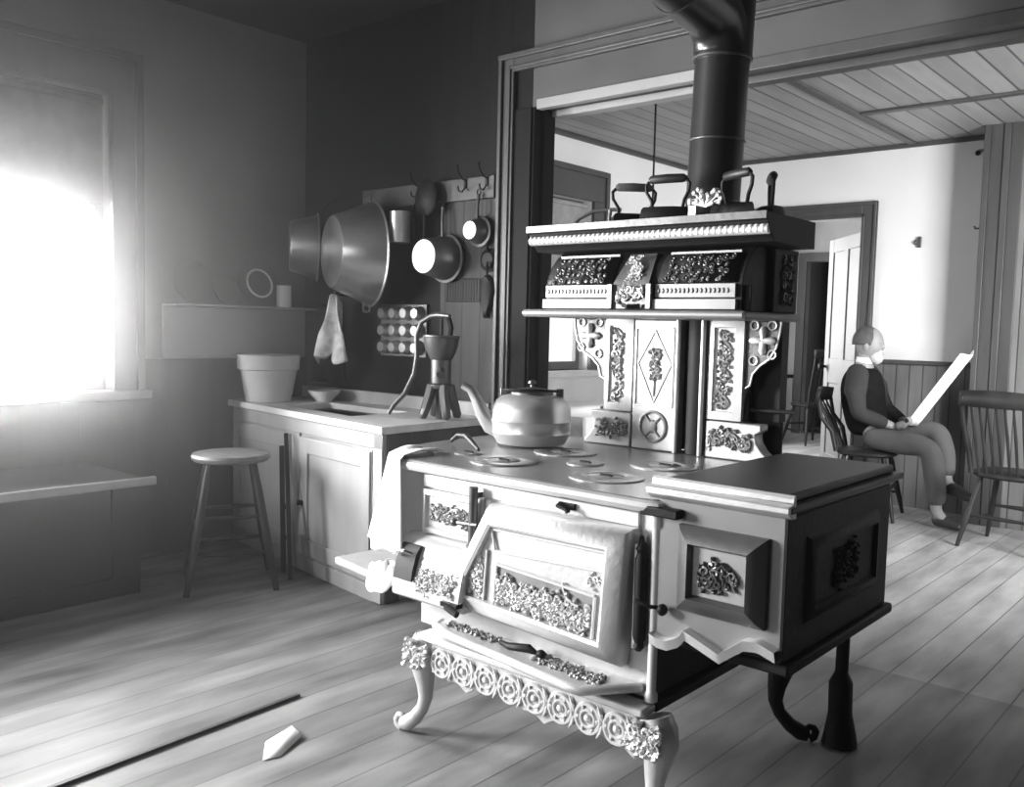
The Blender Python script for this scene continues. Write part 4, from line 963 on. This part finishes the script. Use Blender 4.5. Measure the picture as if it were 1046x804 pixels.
# floor things
base((-2.34,1.35,0)); mb = MB(); mb.beam((-2.315,.90,.006),(-2.355,1.70,.006),.009,.004); tag(mb.build('floor_strip', M['midwood'], bevel=.002), 'thin wooden strip lying along the floor boards left of the range', 'strip'); done()
def pap(u, v): return (-2.145+.10*u-.03*v+.0, 1.40+.15*v+.03*u+.012*math.sin(u*9), .004+.012*math.sin(u*3)*v+.006*v)
base((-2.12,1.45,0)); mb = MB(); mb.add([(-2.066,1.375,.003),(-2.05,1.42,.003),(-2.104,1.533,.008),(-2.169,1.542,.012),(-2.139,1.432,.010)],[(0,1,2,4),(4,2,3)])
tag(mb.build('paper_scrap', M['paper'], solid=.002), 'torn white scrap of paper lying on the floor', 'paper'); done()

# lamp cord in the parlor
base((-2.69,4.2,1.2)); MB_ = MB().tube([(-2.688,4.2,2.527),(-2.684,4.2,1.2)], .006, k=6); o = MB_.build('ceiling_pull', M['castdark']); MB().lathe([(.004,0),(.02,.01),(.02,.05),(.004,.06)], (-2.684,4.2,1.14), k=12).build('cord_pull', M['castdark'], o); tag(o, 'thin dark pull line hanging from the boarded ceiling beyond the opening', 'pull line'); done()
# small things on parlor wall
base((-2.05,Y2-.005,1.85)); mb = MB(); mb.box(-2.062,-2.04,Y2-.02,Y2-.001,1.81,1.885); mb.tube([(-2.08,Y2-.004,1.83),(-2.085,Y2-.02,1.85),(-2.078,Y2-.004,1.865)], .005, k=6); tag(mb.build('wall_bracket', M['castmid'], bevel=.003), 'small metal bracket on the pale wall above the seated man', 'bracket'); done()
base((-1.70,Y2-.005,2.43)); mb = MB(); mb.lathe([(.018,0),(.012,.02),(.003,.035)], (-1.715,Y2-.001,2.42), (0,-1,0), k=12); tag(mb.build('wall_peg', M['castdark']), 'dark peg high on the pale wall near the casing', 'peg'); done()
base((-1.61,6.31,1.89)); mb = MB(); mb.tube([(-1.6005,6.32,1.89),(-1.625,6.31,1.89),(-1.63,6.31,1.905)], .006, k=6); tag(mb.build('wall_hook', M['castdark']), 'small dark hook on the edge of the right hand casing', 'hook'); done()

# covered table below the parlor window
T = thing('side_table', 'table beneath the parlor window covered by a white cloth', 'table', (-3.50,4.9,0))
for x in (-3.80,-3.22):
    for y in (4.35,5.45): MB().box(x-.02,x+.02,y-.02,y+.02,.001,.64).build('leg', M['midwood'], T, bevel=.003)
MB().box(-3.85,-3.17,4.30,5.50,.64,.665).build('tabletop', M['midwood'], T, bevel=.004); done()
base((-3.50,4.9,.665)); mb = MB()
mb.box(-3.86,-3.155,4.285,5.515,.666,.673)
mb.grid(lambda u,v: (-3.153+.012*math.sin(u*40)*v, 4.285+1.23*u, .670-.42*v), 80, 6)
mb.grid(lambda u,v: (-3.86+.705*u, 4.283-.012*math.sin(u*24)*v, .670-.42*v), 40, 6)
tag(mb.build('tablecloth', M['cloth'], solid=.003), 'white cloth spread over the table beneath the parlor window', 'tablecloth'); done()

# ================================================================== CHAIRS
def spindle_chair(name, loc, rz, label, m, back_h=.93, top='rail', n=7):
    """side chair facing local +Y, back at local -Y"""
    T = thing(name, label, 'chair', loc); base((0,0,0)); sh = .44
    ol = []
    for i in range(24):
        a = 2*PI*i/24; ol.append((.20*math.copysign(abs(math.cos(a))**.7,math.cos(a)), .19*math.copysign(abs(math.sin(a))**.7,math.sin(a))))
    mb = MB(); mb.raised([[(x*.9,y*.9) for x,y in ol],ol,ol,[(x*.93,y*.93) for x,y in ol]],'z',[sh-.035,sh-.022,sh-.008,sh]); mb.build('seat', m, T)
    L = []
    for sx in (-1,1):
        for sy in (-1,1):
            t = Vector((sx*.13,sy*.12,sh-.03)); b = Vector((sx*.205,sy*.21,.001)); L.append((sx,sy,t,b))
            MB().tube([b,b.lerp(t,.25),b.lerp(t,.5),b.lerp(t,.62),b.lerp(t,.85),t], [.011,.015,.019,.014,.018,.013], k=10).build('leg', m, T)
    def LP(sx,sy,f):
        for a,b_,t,b in L:
            if a == sx and b_ == sy: return b.lerp(t,f)
    for a,b in (((-1,-1,.35),(-1,1,.35)),((1,-1,.35),(1,1,.35)),((-1,1,.5),(1,1,.5)),((-1,-1,.45),(1,-1,.45))):
        p,q = LP(*a),LP(*b); MB().tube([p,(p+q)/2,q],[.008,.013,.008],k=8).build('stretcher', m, T)
    top_z = back_h; yb = -.17; yt = -.30
    for sx in (-1,1):
        MB().tube([(sx*.165,yb,sh-.01),(sx*.175,yb-.03,sh+.12),(sx*.185,yt+.03,top_z-.15),(sx*.19,yt,top_z)], [.014,.015,.013,.012], k=10).build('back_post', m, T)
    mb = MB(); mb.grid(lambda u,v: (-.205+.41*u, yt+.005-.035*math.sin(PI*u)+.012*v, top_z-.055+.085*v+.012*math.sin(PI*u)*v), 12, 2); mb.build('top_rail', m, T, solid=.018)
    for k in range(n):
        f = (k+1)/(n+1); x = -.165+.33*f; xt = -.18+.36*f
        MB().tube([(x,yb+.0,sh-.01),(x*.5+xt*.5,(yb+yt)/2-.01,(sh+top_z)/2),(xt,yt-.02*math.sin(PI*f),top_z-.04)], [.007,.009,.006], k=8).build('spindle', m, T)
    T.rotation_euler = (0,0,rz); done(); return T
spindle_chair('spindle_chair', (-1.20,5.76,.0), math.radians(-8), 'dark spindle back chair at the right edge, back turned to the kitchen', M['darkwood'], back_h=.87)
MAN_SEAT = Vector((-2.09,6.10,0))
spindle_chair('plain_chair', MAN_SEAT-Vector((.06,0,0)), math.radians(-80), 'dark wooden chair under the seated man', M['darkwood'], back_h=.80, n=4)
spindle_chair('spindle_chair', (-4.02,9.6,0), math.radians(60), 'dark tall backed chair in the far room nearest the open white door', M['darkwood'], back_h=1.0)
spindle_chair('spindle_chair', (-4.50,9.2,0), math.radians(-70), 'small chair in the far room below the mottled wall', M['midwood'], back_h=.75)

# ================================================================== SEATED MAN
def skin(name, joints, edges, m, parent=None, sub=2, root=0):
    me = bpy.data.meshes.new(name)
    me.from_pydata([tuple(Vector(j[0])) for j in joints], edges, [])
    o = bpy.data.objects.new(name, me); COL.objects.link(o)
    if parent: o.parent = parent
    md = o.modifiers.new('skin','SKIN'); md.use_smooth_shade = True
    me.skin_vertices.new() if not me.skin_vertices else None
    for i,j in enumerate(joints):
        r = j[1]; sv = me.skin_vertices[0].data[i]; sv.radius = r if isinstance(r, tuple) else (r,r)
        sv.use_root = (i == root)
    s = o.modifiers.new('sub','SUBSURF'); s.levels = sub; s.render_levels = sub
    me.materials.append(m)
    return o
def man():
    T = thing('person', 'seated man in dark vest and grey trousers reading, facing right beside the pale wall', 'person', MAN_SEAT+Vector((0,0,0))); base((0,0,0))
    hip = Vector((-.05,0,.565)); waist = Vector((-.09,0,.66)); chest = Vector((-.12,0,.86)); neck0 = Vector((-.115,0,.98)); neck = Vector((-.10,0,1.05)); head = Vector((-.085,0,1.13)); crown = Vector((-.09,0,1.205))
    J = [(hip,(.12,.10)),(waist,(.10,.085)),(chest,(.09,.07)),(neck0,(.075,.065)),(neck,(.05,.05)),(head,(.068,.078)),(crown,(.055,.062))]
    E = [(0,1),(1,2),(2,3),(3,4),(4,5),(5,6)]
    def limb(start, pts):
        prev = start
        for p in pts: J.append(p); E.append((prev,len(J)-1)); prev = len(J)-1
    shN = Vector((-.12,-.16,.93)); elN = Vector((-.05,-.22,.69)); haN = Vector((.135,-.10,.615))
    shF = Vector((-.12,.16,.93)); elF = Vector((-.03,.22,.70)); haF = Vector((.15,.07,.63))
    limb(2,[(Vector((-.12,-.12,.915)),.025),(elN,.043),(Vector(haN)*.75+elN*.25,.03),(haN,.027)]); limb(2,[(Vector((-.12,.12,.915)),.025),(elF,.043),(haF*.75+elF*.25,.03),(haF,.027)])
    kN = Vector((.36,-.09,.50)); aN = Vector((.42,-.10,.10)); kF = Vector((.36,.06,.60)); aF = Vector((.45,-.02,.28))
    limb(0,[(Vector((.02,-.085,.53)),.078),(kN,.062),(Vector((.40,-.095,.32)),.050),(aN,.035),(Vector((.50,-.12,.035)),.032)])
    limb(0,[(Vector((.02,.085,.535)),.078),(kF,.062),(Vector((.42,.03,.44)),.048),(aF,.035),(Vector((.53,-.03,.235)),.030)])
    body = skin('body', J, E, M['skin'], T)
    # head details
    mb = MB(); mb.ball(head+Vector((.004,0,.012)), .088,.073,.108,20,14); mb.ball(head+Vector((.088,0,-.005)), .016,.012,.022,10,8)
    mb.ball(head+Vector((.005,-.074,-.004)), .017,.008,.028,10,8); mb.ball(head+Vector((.005,.074,-.004)), .017,.008,.028,10,8)
    for s in (1,-1): mb.ball(head+Vector((.074,s*.028,.018)), .012,.016,.008,8,6)
    mb.tube([head+Vector((.080,-.02,-.042)),head+Vector((.088,0,-.042)),head+Vector((.080,.02,-.042))], .005, k=6)
    mb.build('face', M['skin'], body)
    mb = MB(); rnd = random.Random(3)
    mb.grid(lambda u,v: tuple(head+Vector((-.018,0,.022))+Vector((.090*math.sin(v*1.75)*math.cos(u*2*PI), .080*math.sin(v*1.75)*math.sin(u*2*PI), .104*math.cos(v*1.75)))), 24, 10)
    mb.build('hair', M['hair'], body, solid=.008)
    mb = MB(); mb.ball(head+Vector((.05,0,-.075)), .045,.05,.05,14,10); mb.ball(head+Vector((.075,0,-.04)),.02,.03,.014,10,8); mb.build('beard', M['beard'], body)
    # hands with fingers
    for hb, s in ((haN,-1),(haF,1)):
        hp = hb+Vector((.035,0,.012)); joints = [(hb,.024),(hp,.030),(hp+Vector((.035,0,.006)),.027)]; ed = [(0,1),(1,2)]
        for k in range(4):
            off = Vector((0,(-.024+.016*k),.004)); b0 = hp+Vector((.04,0,.006))+off; ln = (.024,.028,.026,.020)[k]
            joints += [(b0,.0095),(b0+Vector((ln,0,.010)),.009),(b0+Vector((ln*1.1,0,.032)),.008),(b0+Vector((ln*.3,0,.045)),.007)]; i0 = len(joints)-4; ed += [(2,i0),(i0,i0+1),(i0+1,i0+2),(i0+2,i0+3)]
        joints += [(hp+Vector((.005,s*-.03,.012)),.011),(hp+Vector((.03,s*-.04,.03)),.009),(hp+Vector((.045,s*-.03,.045)),.008)]; i0 = len(joints)-3; ed += [(1,i0),(i0,i0+1),(i0+1,i0+2)]
        skin('hand', joints, ed, M['skin'], body, root=1)
    # clothes over the body
    e = .012
    skin('vest', [(hip+Vector((.01,0,-.035)),(.155,.14)),(waist,(.165,.14)),(chest,(.185,.155)),(neck0+Vector((0,0,-.03)),(.14,.12)),(neck0+Vector((0,0,.012)),(.085,.075))], [(0,1),(1,2),(2,3),(3,4)], M['vest'], T)
    for (a,b,c) in ((shN,elN,haN),(shF,elF,haF)):
        skin('sleeve', [(a+Vector((0,-a.y*.5,.01)),.080),(a+Vector((0,a.y*.06,-.005)),.088),(a.lerp(b,.5),.062),(b,.056),(b.lerp(c,.5),.048),(b.lerp(c,.86),.040)], [(0,1),(1,2),(2,3),(3,4),(4,5)], M['sleeve'], T, root=1)
    skin('trousers', [(hip+Vector((.03,0,0)),(.10,.09)),(Vector((.02,-.085,.53)),.088),(kN,.076),(Vector((.40,-.095,.32)),.068),(aN+Vector((0,0,.03)),.060),(Vector((.02,.085,.535)),.088),(kF,.076),(Vector((.42,.03,.44)),.066),(aF+Vector((-.01,0,.03)),.058)], [(0,1),(1,2),(2,3),(3,4),(0,5),(5,6),(6,7),(7,8)], M['trouser'], T)
    for a, tip in ((aN+Vector((0,0,-.04)),Vector((.17,-.03,-.028))),(aF+Vector((.01,0,-.03)),Vector((.16,-.02,-.05)))):
        skin('shoe', [(a+Vector((-.03,0,-.015)),.036),(a+Vector((0,0,.05)),.038),(a+Vector((.0,0,-.01)),.045),(a+tip*.5,(.040,.036)),(a+tip,(.034,.026))], [(0,2),(1,2),(2,3),(3,4)], M['leather'], T, root=2)
    mb = MB(); mb.lathe([(.058,0),(.054,.035)], neck+Vector((-.008,0,-.035)), (0.1,0,1), k=24, capb=False, capt=False); mb.build('shirt_collar', M['cloth'], T, solid=.004)
    done(); return T
man()
# open newspaper held upright and tilted away
def npg(u, v):
    p0 = Vector((-1.895,6.02,.63)); up = Vector((.31,-.02,.47)); ac = Vector((.03,.17,.02))
    a = u*2-1
    p = p0+up*v+ac*(u)+Vector((.035*(1-abs(a)),0,-.02*(1-abs(a)))); return tuple(p)
cloth_grid('newspaper', npg, 24, 12, M['newspaper'], 'open newspaper held up by the seated man', 'newspaper', (-1.85,6.1,.7), .003)

# haze volume added to make the halation glow around the bright window
def haze():
    m = bpy.data.materials.new('halation_haze'); m.use_nodes = True; nt = m.node_tree; nt.nodes.remove(nt.nodes['Principled BSDF'])
    vs = nt.nodes.new('ShaderNodeVolumeScatter'); vs.inputs['Density'].default_value = .026; vs.inputs['Anisotropy'].default_value = .955
    nt.links.new(vs.outputs[0], nt.nodes['Material Output'].inputs['Volume'])
    o = MB().box(WX+.08, RX-.05, FY+.08, BY-.12, .02, CZ-.05).build('haze', m, smooth=False)  # added volume, only for the halation glow
    tag(o, 'thin haze added in the kitchen for the halation glow around the window', 'haze', kind='stuff')
haze()
